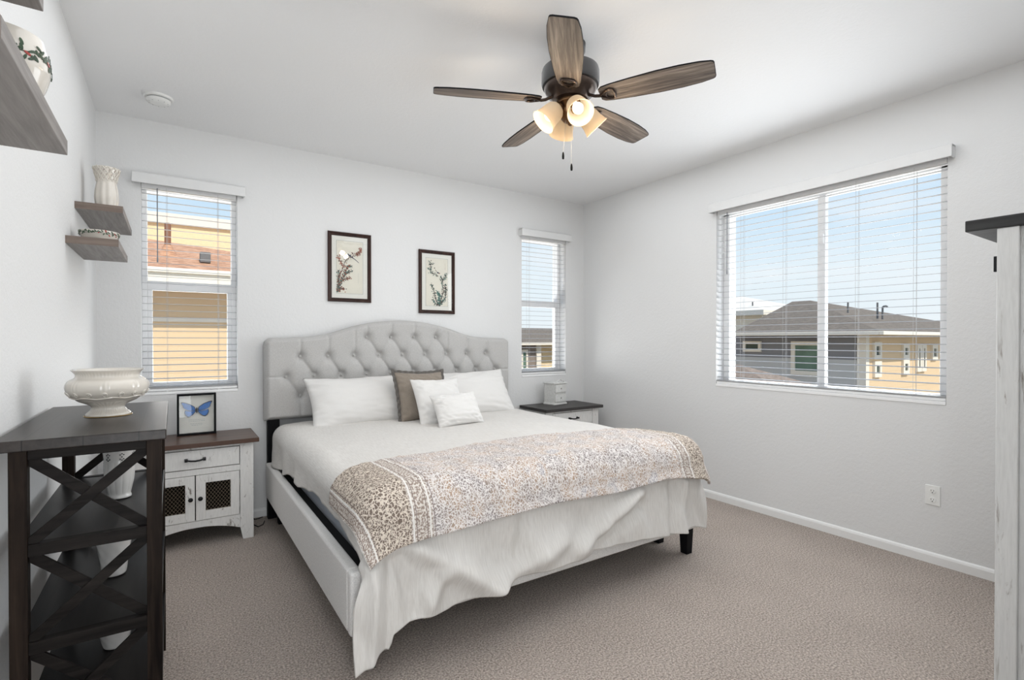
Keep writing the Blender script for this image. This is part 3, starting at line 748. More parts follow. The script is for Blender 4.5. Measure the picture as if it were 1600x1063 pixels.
# --- pillows
def pillow(name, w, h, t, mat, loc, rot, label, group, pin=0.07, flange=0.0, sag=0.0, seed=1, fm=None):
    n = 44
    s = np.linspace(-1, 1, n)
    s = np.sign(s) * np.abs(s) ** 0.8
    U, V = np.meshgrid(s, s)
    prof = np.power(np.clip((1 - np.abs(U) ** 2.6) * (1 - np.abs(V) ** 2.4), 0, 1), 0.55)
    x = w / 2 * U * (1 - pin * (1 - V ** 2) * np.abs(U) ** 1.5)
    y = h / 2 * V * (1 - pin * 1.3 * (1 - U ** 2) * np.abs(V) ** 1.5)
    wr = np.array([noise.noise((p * 2.2 + seed, q * 5 + seed, seed)) * 0.6 + noise.noise((p * 5 + seed, q * 9 + p * 4, seed * 2)) * 0.35 for p, q in zip(U.ravel(), V.ravel())]).reshape(U.shape)
    edgew = (1 - prof) * prof * 4
    zf = t / 2 * prof + wr * 0.016 * (0.35 + edgew) * (prof > 0)
    zbk = -t / 2 * prof * 0.8 + wr[::-1] * 0.008 * prof
    y = y - sag * prof * (V > 0) * V
    bm = bmesh.new()
    def addg(z, flip):
        vs = [[bm.verts.new((x[j, i], y[j, i], z[j, i])) for i in range(n)] for j in range(n)]
        for j in range(n - 1):
            for i in range(n - 1):
                q = (vs[j][i], vs[j][i + 1], vs[j + 1][i + 1], vs[j + 1][i])
                bm.faces.new(q[::-1] if flip else q)
        return vs
    addg(zf * (prof > 0), False); addg(zbk * (prof > 0), True)
    bmesh.ops.remove_doubles(bm, verts=bm.verts, dist=0.0004)
    bmesh.ops.recalc_face_normals(bm, faces=bm.faces)
    me = bpy.data.meshes.new(name); bm.to_mesh(me); bm.free(); me.materials.append(mat)
    me.polygons.foreach_set('use_smooth', [True] * len(me.polygons))
    o = bpy.data.objects.new(name, me); COL.objects.link(o)
    o.location = loc; o.rotation_euler = rot
    tag(o, label, 'pillow', group)
    if flange:
        k = 60; pts = []
        for i in range(4):
            for q in range(k):
                f = -1 + 2 * q / k
                U_, V_ = [(f, -1), (1, f), (-f, 1), (-1, -f)][i]
                pts.append((w / 2 * U_ * (1 - pin * (1 - V_ ** 2)), h / 2 * V_ * (1 - pin * 1.3 * (1 - U_ ** 2)), 0.004 * math.sin(q * 0.9)))
        b = MB(); N = len(pts)
        vi = [Vector(p) for p in pts]; vo = [Vector((p[0] * (1 + flange / (w / 2)), p[1] * (1 + flange / (h / 2)), p[2])) for p in pts]
        v = [p + Vector((0, 0, 0.003)) for p in vi] + [p + Vector((0, 0, 0.003)) for p in vo] + [p - Vector((0, 0, 0.003)) for p in vi] + [p - Vector((0, 0, 0.003)) for p in vo]
        fs = []
        for i in range(N):
            j = (i + 1) % N
            fs += [(i, j, N + j, N + i), (2 * N + j, 2 * N + i, 3 * N + i, 3 * N + j), (N + i, N + j, 3 * N + j, 3 * N + i)]
        b.add(v, fs)
        fo = b.build('flange', fm or mat, None, smooth=True); fo.parent = o
    return o
def prot(lean, yaw=0.0, roll=0.0):
    return (Matrix.Rotation(yaw, 3, 'Z') @ Matrix.Rotation(math.radians(90 - lean), 3, 'X') @ Matrix.Rotation(roll, 3, 'Z')).to_euler()
PG = 'pillows leaning on the tufted headboard'
pillow('king_pillow', 0.80, 0.44, 0.20, M['pillow'], (1.19, 3.80, 0.840), prot(36, 0.03, 0.01), 'long ivory pillow on the left half of the bed', PG, seed=3, sag=0.03)
pillow('king_pillow', 0.76, 0.44, 0.20, M['pillow'], (2.11, 3.80, 0.845), prot(34, -0.02, 0.02), 'long white pillow on the right half of the bed', PG, seed=8, sag=0.03)
pillow('bed_pillow', 0.36, 0.40, 0.09, M['pillow'], (1.665, 3.90, 0.850), prot(14, 0.0, 0.0), 'white pillow almost hidden behind the taupe pillow', PG, seed=12)
pillow('throw_pillow', 0.40, 0.40, 0.15, M['taupe'], (1.59, 3.63, 0.865), prot(24, 0.04, -0.03), 'taupe flanged square throw pillow', PG, flange=0.022, seed=5, fm=M['taupe_d'])
pillow('throw_pillow', 0.39, 0.39, 0.13, M['pillow'], (1.65, 3.45, 0.835), prot(30, 0.02, 0.0), 'white square throw pillow in front of the taupe one', PG, seed=21)
pillow('lumbar_pillow', 0.37, 0.255, 0.13, M['pillow'], (1.695, 3.255, 0.800), prot(32, 0.03, 0.04), 'small white lumbar pillow, frontmost on the bed', PG, seed=31)

# ================================================================== NIGHTSTANDS
def nightstand(topmat, label):
    """built at its place beside the window, copied later"""
    cx, yf, yb = 0.118, 3.732, 4.105
    r = thing('nightstand', (cx, 3.92, 0), label, 'nightstand', 'distressed white farmhouse nightstands')
    W = 0.325
    top = MB().box(cx - 0.352, cx + 0.355, 3.690, 4.118, 0.630, 0.658).build('top', topmat, r, bevel=0.003)
    b = MB()
    b.box(cx - 0.30, cx - 0.285, yf + 0.03, yb - 0.01, 0.12, 0.625).box(cx + 0.285, cx + 0.30, yf + 0.03, yb - 0.01, 0.12, 0.625)
    b.box(cx - 0.29, cx + 0.29, yb - 0.02, yb - 0.005, 0.12, 0.625).box(cx - 0.29, cx + 0.29, yf + 0.03, yb - 0.02, 0.12, 0.135)
    b.build('carcass', M['cabdark'], r)
    # face frame: top rail, mid rail, arched bottom apron
    f = MB()
    f.box(cx - 0.247, cx + 0.247, yf, yf + 0.025, 0.612, 0.630)
    f.box(cx - 0.247, cx + 0.247, yf, yf + 0.025, 0.452, 0.488)
    f.build('face_frame', M['white_d'], r, bevel=0.0015)
    arch = [(cx - 0.247, 0.165), (cx - 0.247, 0.080)]
    for k in range(15):
        t = k / 14; arch.append((cx - 0.235 + 0.47 * t, 0.082 + 0.042 * math.sin(PI * t) ** 0.8))
    arch += [(cx + 0.247, 0.080), (cx + 0.247, 0.165)]
    MB().prism(arch, 1, yf, yf + 0.025).build('apron', M['white_d'], r, bevel=0.0015)
    for sx in (-1, 1):
        lp = [(cx + sx * 0.247, 0.630), (cx + sx * W, 0.630), (cx + sx * W, 0.0), (cx + sx * (W - 0.062), 0.0), (cx + sx * 0.247, 0.082)]
        MB().prism(lp, 1, yf - 0.004, yf + 0.030).build('leg', M['white_d'], r, bevel=0.002)
        MB().prism(lp, 1, yb - 0.035, yb).build('leg', M['white_d'], r, bevel=0.002)
    MB().box(cx + 0.302, cx + W, yf + 0.032, yb - 0.036, 0.14, 0.628).build('side_panel', M['white_d'], r)
    MB().box(cx - W, cx - 0.302, yf + 0.032, yb - 0.036, 0.14, 0.628).build('side_panel', M['white_d'], r)
    dr = MB(); dr.box(cx - 0.243, cx + 0.243, yf - 0.004, yf + 0.02, 0.493, 0.608)
    for k in range(1, 4): pass
    dro = dr.build('drawer', M['white_d'], r, bevel=0.002)
    h = MB()
    for sx in (-1, 1):
        h.lathe([(0.013, 0), (0.013, 0.004), (0.009, 0.018), (0.011, 0.026)], 4, Matrix.Translation((cx + sx * 0.048, yf - 0.004, 0.552)) @ Matrix.Rotation(PI / 2, 4, 'X') @ Matrix.Rotation(PI / 4, 4, 'Z'))
    h.tube([(cx - 0.048, yf - 0.028, 0.554), (cx - 0.024, yf - 0.032, 0.549), (cx, yf - 0.033, 0.547), (cx + 0.024, yf - 0.032, 0.549), (cx + 0.048, yf - 0.028, 0.554)], 0.0055, 8)
    h.build('handle', M['blackmetal'], dro, smooth=True)
    for sx in (-1, 1):
        x0, x1 = (cx + 0.003, cx + 0.243) if sx > 0 else (cx - 0.243, cx - 0.003)
        w0, w1 = x0 + 0.052, x1 - 0.050; wz0, wz1 = 0.221, 0.399
        d = MB(); y0, y1 = yf - 0.004, yf + 0.018
        d.box(x0, w0, y0, y1, 0.168, 0.449).box(w1, x1, y0, y1, 0.168, 0.449).box(w0, w1, y0, y1, 0.168, wz0).box(w0, w1, y0, y1, wz1, 0.449)
        do = d.build('door', M['white_d'], r, bevel=0.0015)
        g = MB(); stp = 0.0165
        nx = int((w1 - w0) / stp) + 12
        zz = wz0
        # expanded metal: zigzag wires
        nrow = 14; dz = (wz1 - wz0) / nrow
        for rr_ in range(nrow + 1):
            z = wz0 + rr_ * dz; pts = []
            npt = 15
            for i in range(npt):
                xx = w0 + (w1 - w0) * i / (npt - 1)
                pts.append((xx, yf + 0.012, min(max(z + (dz * 0.5 if (i + rr_) % 2 else -dz * 0.5), wz0), wz1)))
            g.tube(pts, 0.0010, 4)
        g.build('mesh_panel', M['meshgold'], do)
        kx = cx + sx * 0.026
        MB().lathe([(0.004, 0), (0.0045, 0.010), (0.012, 0.014), (0.0135, 0.019), (0.010, 0.024), (0.0015, 0.026)], 20, Matrix.Translation((kx, yf - 0.004, 0.307)) @ Matrix.Rotation(PI / 2, 4, 'X')).build('knob', M['blackmetal'], do, smooth=True)
        hx = x1 - 0.001 if sx > 0 else x0 - 0.003
        for hz in (0.215, 0.365, 0.41)[:2]:
            MB().box(hx, hx + 0.004, yf - 0.007, yf, hz, hz + 0.035).build('hinge', M['hinge'], do)
    return r
M['meshgold'] = plain('aged_wire_mesh', (0.36, 0.29, 0.21), 0.6, 0.0)
M['cabdark'] = plain('dark_cabinet_interior', (0.012, 0.010, 0.009), 0.8, spec=0.1)
M['hinge'] = plain('dull_hinge', (0.45, 0.44, 0.42), 0.5, 0.4)
ns1 = nightstand(M['brownwood'], 'distressed white nightstand with reddish brown top under the left window')
ns2 = copy_tree(ns1)
ns2.location = (3.175, 3.92 - 0.006, -0.006)
ns2['label'] = 'distressed white nightstand with charcoal top in the far corner, mostly behind the bed'
for ch in ns2.children_recursive if hasattr(ns2, 'children_recursive') else []:
    if ch.name.startswith('top'):
        ch.data = ch.data.copy(); ch.data.materials[0] = M['greywood']
ns2.location.z = 0

# --- butterfly shadow box
def butterfly():
    # local frame then leaned back a little
    r = thing('butterfly_frame', (0.138, 4.03, 0.658), 'black shadow box frame holding a bright blue butterfly', 'picture frame')
    w, h = 0.112, 0.276
    c = (0.138, 4.03, 0.658)
    def B(x0, x1, y0, y1, z0, z1): return MB().box(c[0] + x0, c[0] + x1, c[1] + y0, c[1] + y1, c[2] + z0, c[2] + z1)
    fr = MB()
    t = 0.012
    for (x0, x1, z0, z1) in ((-w, -w + t, 0, h), (w - t, w, 0, h), (-w + t, w - t, 0, t), (-w + t, w - t, h - t, h)):
        fr.box(c[0] + x0, c[0] + x1, c[1] - 0.012, c[1] + 0.028, c[2] + z0, c[2] + z1)
    fr.build('frame', M['black'], r, bevel=0.001)
    B(-w + t, w - t, 0.018, 0.024, t, h - t).build('backing', M['mat_cream'], r)
    for s in (-1, 1):
        fw = [(0.004, 0.004), (0.012, 0.022), (0.035, 0.040), (0.062, 0.052), (0.078, 0.055), (0.080, 0.049), (0.072, 0.034), (0.070, 0.020), (0.058, 0.008), (0.040, -0.002), (0.012, -0.004)]
        hwg = [(0.006, 0.0), (0.020, -0.006), (0.046, -0.006), (0.060, 0.002), (0.063, -0.016), (0.056, -0.034), (0.044, -0.044), (0.032, -0.040), (0.018, -0.028), (0.006, -0.012)]
        bz = c[2] + 0.165
        wm = MB()
        wm.prism([(c[0] + s * (x * 1.12), bz + z * 1.05) for x, z in fw], 1, c[1] + 0.0085, c[1] + 0.0095, 1)
        wm.prism([(c[0] + s * (0.004 + x * 1.02), bz + 0.001 + z * 0.93) for x, z in fw], 1, c[1] + 0.0072, c[1] + 0.0084, 0)
        wm.prism([(c[0] + s * (x * 1.12), bz + z * 1.05) for x, z in hwg], 1, c[1] + 0.0100, c[1] + 0.0110, 1)
        wm.prism([(c[0] + s * (0.003 + x * 1.03), bz + z * 0.96) for x, z in hwg], 1, c[1] + 0.0096, c[1] + 0.0106, 0)
        wm.build('wing', [M['bfblue'], M['bfdark']], r)
    MB().ball((c[0], c[1] + 0.008, c[2] + 0.163), 0.0045, 8, sc=(1, 1, 4.5)).build('body', M['bfdark'], r, smooth=True)
    tx = MB()
    for k, (zz, ww) in enumerate(((0.098, 0.046), (0.088, 0.046), (0.072, 0.038), (0.062, 0.030))):
        x = -ww
        random.seed(k + 3)
        while x < ww:
            l = random.uniform(0.006, 0.012); tx.box(c[0] + x, c[0] + min(x + l, ww), c[1] + 0.0172, c[1] + 0.0179, c[2] + zz, c[2] + zz + 0.0016); x += l + 0.004
    tx.build('caption_lines', M['ink_grey'], r)
    B(-w + t, w - t, -0.006, -0.004, t, h - t).build('glass', M['pglass'], r)
M['bfblue'] = plain('morpho_blue', (0.03, 0.16, 0.50), 0.35, 0.0, var=0.2, scale=60)
M['bfdark'] = plain('butterfly_brown', (0.03, 0.025, 0.03), 0.6)
butterfly()

# --- miniature drawer chest on the right nightstand
def mini_chest():
    r = thing('trinket_chest', (0, 0, 0), 'small white two-drawer trinket chest on the far nightstand', 'trinket box')
    w, d, h = 0.085, 0.068, 0.205
    m = M['chestwhite']
    MB().box(-w, w, -d, d, 0.018, h).build('body', m, r, bevel=0.002)
    MB().box(-w - 0.010, w + 0.010, -d - 0.008, d + 0.006, 0.0, 0.018).build('plinth', m, r, bevel=0.005, seg=3)
    MB().box(-w - 0.012, w + 0.012, -d - 0.010, d + 0.008, h, h + 0.013).build('top', m, r, bevel=0.004, seg=3)
    for z0, z1 in ((0.030, 0.105), (0.122, 0.197)):
        MB().box(-w + 0.006, w - 0.006, -d - 0.0015, -d + 0.002, z0 - 0.004, z1 + 0.004).build('drawer_gap_shade', M['hinge'], r)  # grey plate added for the shade around each drawer
        o = MB().box(-w + 0.010, w - 0.010, -d - 0.010, -d + 0.004, z0, z1).build('drawer', m, r, bevel=0.002)
        MB().ball((0, -d - 0.016, (z0 + z1) / 2), 0.0065, 8).build('knob', M['hinge'], o, smooth=True)
    g = MB(); g.tube([(-0.06, -d, h + 0.012), (-0.045, -d, h + 0.030), (-0.02, -d, h + 0.034), (0, -d, h + 0.048), (0.02, -d, h + 0.034), (0.045, -d, h + 0.030), (0.06, -d, h + 0.012)], 0.005, 6)
    g.build('crest', m, r, smooth=True)
    r.rotation_euler = (0, 0, 0.15); r.location = (3.165, 3.985, 0.6582)
M['chestwhite'] = plain('chest_white_paint', (0.70, 0.70, 0.68), 0.55, var=0.08, scale=60)
mini_chest()

# ================================================================== BOOKSHELF
def bookshelf():
    x0, x1, y0, y1 = -0.378, -0.022, 1.795, 2.600
    r = thing('bookshelf', ((x0 + x1) / 2, (y0 + y1) / 2, 0), 'dark espresso open bookshelf with X-braced ends against the left wall', 'bookshelf')
    P = 0.036
    MB().box(x0 - 0.004, x1 + 0.008, y0 - 0.012, y1 + 0.010, 1.008, 1.037).build('top', M['espresso_top'], r, bevel=0.003)
    ax0, ax1 = x0 + 0.028, x1 - 0.004
    for x in (ax0, ax1 - P):
        for y in (y0, y1 - P):
            MB().box(x, x + P, y, y + P, 0, 1.008).build('post', M['espresso'], r, bevel=0.0015)
    levels = (0.755, 0.498, 0.240)
    for z in levels:
        MB().box(ax0 + 0.004, ax1 - 0.002, y0 + P - 0.002, y1 - P + 0.002, z - 0.018, z + 0.004).build('shelf', M['espresso_s'], r, bevel=0.001)
        MB().box(ax1 - 0.018, ax1 - 0.003, y0 + P, y1 - P, z - 0.026, z + 0.0045).build('shelf_edge', M['espresso_s'], r, bevel=0.001)
    for ys in (y0 + 0.006, y1 - P + 0.006):
        zs = [1.008, 0.755, 0.498, 0.240, 0.0]
        MB().box(ax0 + P, ax1 - P, ys, ys + 0.024, 0.982, 1.008).build('end_rail', M['espresso_x'], r, bevel=0.001)
        for z in levels:
            MB().box(ax0 + P, ax1 - P, ys - 0.002, ys + 0.026, z - 0.026, z + 0.006).build('end_rail', M['espresso_x'], r, bevel=0.001)
        for i in range(3):
            zt = (0.982 if i == 0 else levels[i - 1] - 0.026); zb = levels[i] + 0.006
            pl, pr_ = ax0 + P, ax1 - P; hw = 0.022
            for sg, yo in ((1, 0.004), (-1, 0.013)):
                dx, dz = pr_ - pl, zt - zb; L = math.hypot(dx, dz)
                # diagonal slat trimmed to the bay
                sl = hw * L / dx * 0.62; sw = hw * L / dz * 0.62
                if sg > 0: pts = [(pl, zb), (pl + sw, zb), (pr_, zt - sl), (pr_, zt), (pr_ - sw, zt), (pl, zb + sl)]
                else: pts = [(pl, zt), (pl, zt - sl), (pr_ - sw, zb), (pr_, zb), (pr_, zb + sl), (pl + sw, zt)]
                MB().prism(pts, 1, ys + yo, ys + yo + 0.009).build('brace', M['espresso_x'], r, bevel=0.001)
    return r
M['espresso_s'] = wood('espresso_shelf_wood', (0.006, 0.0055, 0.005), (0.022, 0.019, 0.018), 1, 0.32, 40, (0.28, 0.8), spec=0.12)
bookshelf()

# --- ceramics
def lathe_thing(name, prof, mat, loc, label, cat, group=None, n=64, rfun=None, thick=0.004):
    o = MB().lathe(prof, n, None, 0, False, rfun).build(name, mat, None, smooth=True)
    o.location = loc
    s = o.modifiers.new('wall', 'SOLIDIFY'); s.thickness = thick; s.offset = -1
    tag(o, label, cat, group); return o
def smooth_prof(pts, n=60):
    pts = np.array(pts); t = np.r_[0, np.cumsum(np.hypot(*np.diff(pts, axis=0).T))]
    tt = np.linspace(0, t[-1], n)
    x = np.interp(tt, t, pts[:, 0]); y = np.interp(tt, t, pts[:, 1])
    k = np.array([1, 2, 3, 2, 1.]) / 9
    xs = np.convolve(np.pad(x, 2, 'edge'), k, 'valid'); ys = np.convolve(np.pad(y, 2, 'edge'), k, 'valid')
    xs[0], ys[0], xs[-1], ys[-1] = x[0], y[0], x[-1], y[-1]
    return list(zip(xs, ys))
# footed bowl
def footed_bowl():
    c = Vector((-0.182, 2.225, 1.037))
    r = thing('footed_bowl', c, 'cream glazed footed bowl with scrollwork on the bookshelf top', 'bowl')
    pts = [(0.060, 0.0), (0.065, 0.002), (0.064, 0.007), (0.048, 0.020), (0.044, 0.030), (0.047, 0.033), (0.047, 0.036), (0.060, 0.043), (0.075, 0.050), (0.085, 0.054), (0.086, 0.058), (0.098, 0.066), (0.110, 0.080), (0.1155, 0.097), (0.113, 0.113), (0.104, 0.124), (0.092, 0.130), (0.086, 0.134), (0.086, 0.142), (0.093, 0.150), (0.101, 0.156), (0.103, 0.160), (0.099, 0.160), (0.082, 0.146), (0.078, 0.134), (0.09, 0.12), (0.103, 0.10), (0.098, 0.080), (0.07, 0.062), (0.02, 0.052), (0.001, 0.052)]
    def rf(a, z, rr):
        f = 1.0
        if 0.036 < z < 0.052 and rr > .05: f += 0.010 * math.cos(a * 40)
        if 0.008 < z < 0.03: f += 0.008 * math.cos(a * 48)
        if 0.085 < z < 0.125 and rr > 0.09: f += 0.012 * max(0, math.cos(a * 8)) ** 3 * math.cos(a * 56) * math.sin((z - 0.085) / 0.04 * PI)
        if 0.134 < z < 0.152 and rr > 0.08: f += 0.006 * math.cos(a * 60)
        return f
    MB().lathe(smooth_prof(pts, 110), 240, Matrix.Translation(c), 0, False, rf).build('bowl_body', M['ceramic'], r, smooth=True)
    g = MB()
    for k in range(16):
        a0 = 2 * PI * k / 16; R0 = 0.1135
        pts = []
        for i in range(26):
            t = i / 25 * 3.4 * PI; rr = 0.0085 * (1 - i / 34); sgn = 1 if k % 2 else -1
            da = sgn * rr * math.cos(t) / R0; z = 0.077 + rr * math.sin(t)
            Rz = np.interp(z, [0.062, 0.070, 0.080, 0.090, 0.097], [0.094, 0.1035, 0.111, 0.115, 0.117])
            pts.append(c + Vector((Rz * math.cos(a0 + da), Rz * math.sin(a0 + da), z)))
        g.tube(pts, 0.0021, 5)
    pts = []
    for i in range(161):
        a = 2 * PI * i / 160; z = 0.066 + 0.002 * math.sin(a * 8)
        Rz = np.interp(z, [0.054, 0.062, 0.070, 0.080], [0.0865, 0.095, 0.1040, 0.111]); pts.append(c + Vector((Rz * math.cos(a), Rz * math.sin(a), z)))
    g.tube(pts, 0.0022, 5)
    g.build('scrollwork', M['ceramic'], r, smooth=True)
    gr = MB(); gr.lathe([(0.0655, 0.0), (0.0665, 0.0015), (0.0650, 0.003)], 64, Matrix.Translation(c), 0, False)
    gr.build('gold_rim', M['gold'], r, smooth=True)['label'] = 'thin gold line around the foot'
footed_bowl()
def rib(nr, amp, z0, z1):
    return lambda a, z, rr: 1 + (amp * math.cos(nr * a) if z0 < z < z1 else 0)
VG = 'white ceramic vases on the shelf unit'
def pierced_vase(loc, sc, label):
    r = thing('vase', loc, label, 'vase', VG)
    pts = [(0.001, 0.002), (0.028, 0.002), (0.034, 0.0), (0.036, 0.006), (0.030, 0.012), (0.032, 0.022), (0.040, 0.06), (0.043, 0.10), (0.042, 0.13), (0.044, 0.155), (0.048, 0.170), (0.049, 0.172), (0.045, 0.168), (0.038, 0.14), (0.038, 0.06), (0.02, 0.02), (0.001, 0.02)]
    pts = [(a * sc, b * sc) for a, b in pts]
    def rf(a, z, rr):
        f = 1.0
        if 0.02 * sc < z < 0.125 * sc and rr > 0.03 * sc: f += 0.035 * abs(math.cos(a * 6)) ** 0.6 - 0.02
        if z > 0.16 * sc: f += 0.03 * math.cos(a * 12)
        return f
    MB().lathe(smooth_prof(pts, 90), 120, Matrix.Translation(loc), 0, False, rf).build('vase_body', M['ceramic_w'], r, smooth=True)
    g = MB()
    for k in range(7):
        a0 = 2 * PI * k / 7 - 0.45
        for (da, dz) in ((0, 0), (0.11, 0.007), (-0.11, 0.007), (0.11, -0.007), (-0.11, -0.007), (0, 0.011), (0, -0.011)):
            a = a0 + da; p = Vector(loc) + Vector((0.0437 * sc * math.cos(a), 0.0437 * sc * math.sin(a), (0.145 + dz) * sc))
            m = Matrix.Translation(p) @ Matrix.Rotation(a, 4, 'Z') @ Matrix.Rotation(PI / 2, 4, 'Y')
            g.lathe([(0.0022 * sc, -0.0008), (0.0022 * sc, 0.0012)], 8, m)
    g.build('piercings', M['dkslot'], r)
pierced_vase((-0.150, 2.185, 0.759), 1.0, 'white pierced-rim vase on the upper shelf of the bookcase')
def tapered_vase(loc, label, h=0.165, r0=0.030, r1=0.052, holes=True):
    r = thing('vase', loc, label, 'vase', VG)
    pts = [(0.001, 0.002), (r0, 0.002), (r0 + 0.002, 0.0), (r0 + 0.003, 0.006), (r0 * 0.6 + r1 * 0.4, h * 0.3), (r1 * 0.95, h * 0.75), (r1, h * 0.97), (r1, h), (r1 - 0.004, h), (r1 * 0.86, h * 0.7), (r0 * 0.7, 0.012), (0.001, 0.012)]
    def rf(a, z, rr): return 1 + (0.018 * math.sin(a * 9 + z * 60) * math.sin(z * 90) if 0.01 < z < h * 0.8 else 0) + (0.02 * math.cos(a * 14) if z > h * 0.93 else 0)
    MB().lathe(smooth_prof(pts, 90), 120, Matrix.Translation(loc), 0, False, rf).build('vase_body', M['ceramic_w'], r, smooth=True)
    g = MB()
    if holes:
        for k in range(10):
            a = 2 * PI * k / 10; p = Vector(loc) + Vector((r1 * 0.99 * math.cos(a), r1 * 0.99 * math.sin(a), h * 0.88))
            g.lathe([(0.004, -0.001), (0.004, 0.0012)], 8, Matrix.Translation(p) @ Matrix.Rotation(a, 4, 'Z') @ Matrix.Rotation(PI / 2, 4, 'Y') @ Matrix.Diagonal((1, 2, 1, 1)))
        g.build('piercings', M['dkslot'], r)
tapered_vase((-0.165, 2.180, 0.502), 'white embossed tapered vase on the middle shelf of the bookcase')
tapered_vase((-0.165, 2.215, 0.244), 'white embossed pot on the lowest visible shelf of the bookcase', 0.14, 0.032, 0.062, False)

# ================================================================== WALL SHELVES
def wall_shelf(y0, y1, z1, label, t=0.035, xf=-0.204):
    r = thing('floating_shelf', (XL, (y0 + y1) / 2, z1 - t), label, 'shelf', 'grey wood floating shelves on the left wall')
    MB().box(XL, xf, y0 + 0.002, y1, z1 - t, z1).build('board', M['shelfwood'], r, bevel=0.0015)
    MB().box(XL, xf - 0.001, y0 - 0.001, y0 + 0.002, z1 - t + 0.0005, z1 - 0.0005).build('end_cap', M['shelfend'], r)
    return r
wall_shelf(3.273, 3.950, 1.976, 'floating grey shelf carrying the lattice vase')
wall_shelf(3.003, 3.580, 1.763, 'floating grey shelf just below the one with the lattice vase')
wall_shelf(1.030, 1.597, 1.768, 'large-looking floating shelf nearest the camera, with the flowered pot')
wall_shelf(0.86, 1.330, 1.965, 'floating shelf cut off by the top left corner of the photo')

# lattice vase
def lattice_vase():
    loc = Vector((-0.290, 3.52, 1.976)); r = thing('vase', loc, 'tall cream vase with lattice rim on a floating shelf', 'vase')
    pts = [(0.001, 0.002), (0.036, 0.002), (0.040, 0.0), (0.042, 0.01), (0.046, 0.03), (0.052, 0.08), (0.050, 0.12), (0.044, 0.155), (0.043, 0.172), (0.048, 0.20), (0.056, 0.232), (0.060, 0.248), (0.0575, 0.248), (0.05, 0.222), (0.039, 0.170), (0.046, 0.10), (0.036, 0.02), (0.001, 0.012)]
    def rf(a, z, rr): return 1 + (0.035 * math.cos(a * 10) if 0.015 < z < 0.16 and rr > .035 else 0) + (0.02 * math.cos(a * 16) if z > 0.235 else 0)
    MB().lathe(smooth_prof(pts, 110), 160, Matrix.Translation(loc), 0, False, rf).build('vase_body', M['ceramic'], r, smooth=True)
    g = MB()
    for k in range(14):
        for s in (-1, 1):
            P = []
            for i in range(12):
                z = 0.170 + 0.074 * i / 11; a = 2 * PI * k / 14 + s * i / 11 * 0.9
                R_ = np.interp(z, [0.155, 0.172, 0.20, 0.232, 0.248], [0.044, 0.043, 0.048, 0.056, 0.060]) + 0.0015
                P.append(loc + Vector((R_ * math.cos(a), R_ * math.sin(a), z)))
            g.tube(P, 0.0024, 5)
    g.build('lattice', M['ceramic'], r, smooth=True)
    h = MB()
    for k in range(14):
        for j in range(3):
            z = 0.182 + 0.021 * j; a = 2 * PI * (k + 0.5 * (j % 2)) / 14 + 0.1
            R_ = np.interp(z, [0.155, 0.172, 0.20, 0.232, 0.248], [0.044, 0.043, 0.048, 0.056, 0.060]) + 0.0006
            p = loc + Vector((R_ * math.cos(a), R_ * math.sin(a), z))
            h.lathe([(0.0042, -0.001), (0.0042, 0.001)], 6, Matrix.Translation(p) @ Matrix.Rotation(a, 4, 'Z') @ Matrix.Rotation(PI / 2, 4, 'Y'))
    h.build('piercings', M['piercedark'], r)
M['piercedark'] = plain('pierced_shadow_glaze', (0.42, 0.36, 0.31), 0.5)
lattice_vase()
# shallow garland bowl and flowered pot
def painted(loc, prof, name, label, cat, leaf_z, R, n, spread, seed, berries=True):
    loc = Vector(loc); r = thing(name, loc, label, cat, None)
    MB().lathe(smooth_prof(prof, 80), 96, Matrix.Translation(loc), 0, False).build(name + '_body', M['ceramic'], r, smooth=True)
    rnd = random.Random(seed); g = MB()
    out = [p for p in prof]
    imax = max(range(len(out)), key=lambda i: out[i][1])
    oz = [p[1] for p in out[:imax + 1]]; orr = [p[0] for p in out[:imax + 1]]
    for k in range(n):
        a = 2 * PI * k / n + rnd.uniform(-.03, .03); z = leaf_z + rnd.uniform(-spread, spread)
        Rz = np.interp(z, oz, orr) + 0.0012
        p = loc + Vector((Rz * math.cos(a), Rz * math.sin(a), z))
        m = Matrix.Translation(p) @ Matrix.Rotation(a, 4, 'Z') @ Matrix.Rotation(rnd.choice([0.7, -0.7, 1.2, -1.2, 2.4]) + rnd.uniform(-.3, .3), 4, 'X') @ Matrix.Rotation(PI / 2, 4, 'Y') @ Matrix.Diagonal((1, 2.6, 1, 1))
        g.lathe([(0.0026, -0.0005), (0.0026, 0.0006)], 8, m, 0 if not berries or rnd.random() < 0.95 else 1)
    ring = []
    for i in range(81):
        a = 2 * PI * i / 80; z = leaf_z + 0.003 * math.sin(a * 7); Rz = np.interp(z, oz, orr) + 0.001
        ring.append(loc + Vector((Rz * math.cos(a), Rz * math.sin(a), z)))
    g.tube(ring, 0.0009, 4)
    g.build('painted_garland', [M['leafgreen'], M['berry']], r)
    return r
painted((-0.292, 3.19, 1.763), [(0.001, 0.003), (0.045, 0.003), (0.050, 0.0), (0.052, 0.005), (0.066, 0.02), (0.077, 0.042), (0.081, 0.058), (0.078, 0.058), (0.07, 0.03), (0.05, 0.012), (0.001, 0.01)], 'garland_bowl', 'cream bowl painted with green leaf garland on a floating shelf', 'bowl', 0.043, 0.075, 80, 0.009, 4)
painted((-0.270, 1.385, 1.768), [(0.001, 0.003), (0.040, 0.003), (0.044, 0.0), (0.048, 0.005), (0.060, 0.03), (0.068, 0.06), (0.066, 0.09), (0.060, 0.112), (0.058, 0.128), (0.0555, 0.128), (0.057, 0.11), (0.06, 0.06), (0.04, 0.012), (0.001, 0.01)], 'flowered_pot', 'cream pot painted with dark leaves on the near floating shelf', 'pot', 0.080, 0.068, 120, 0.017, 9)

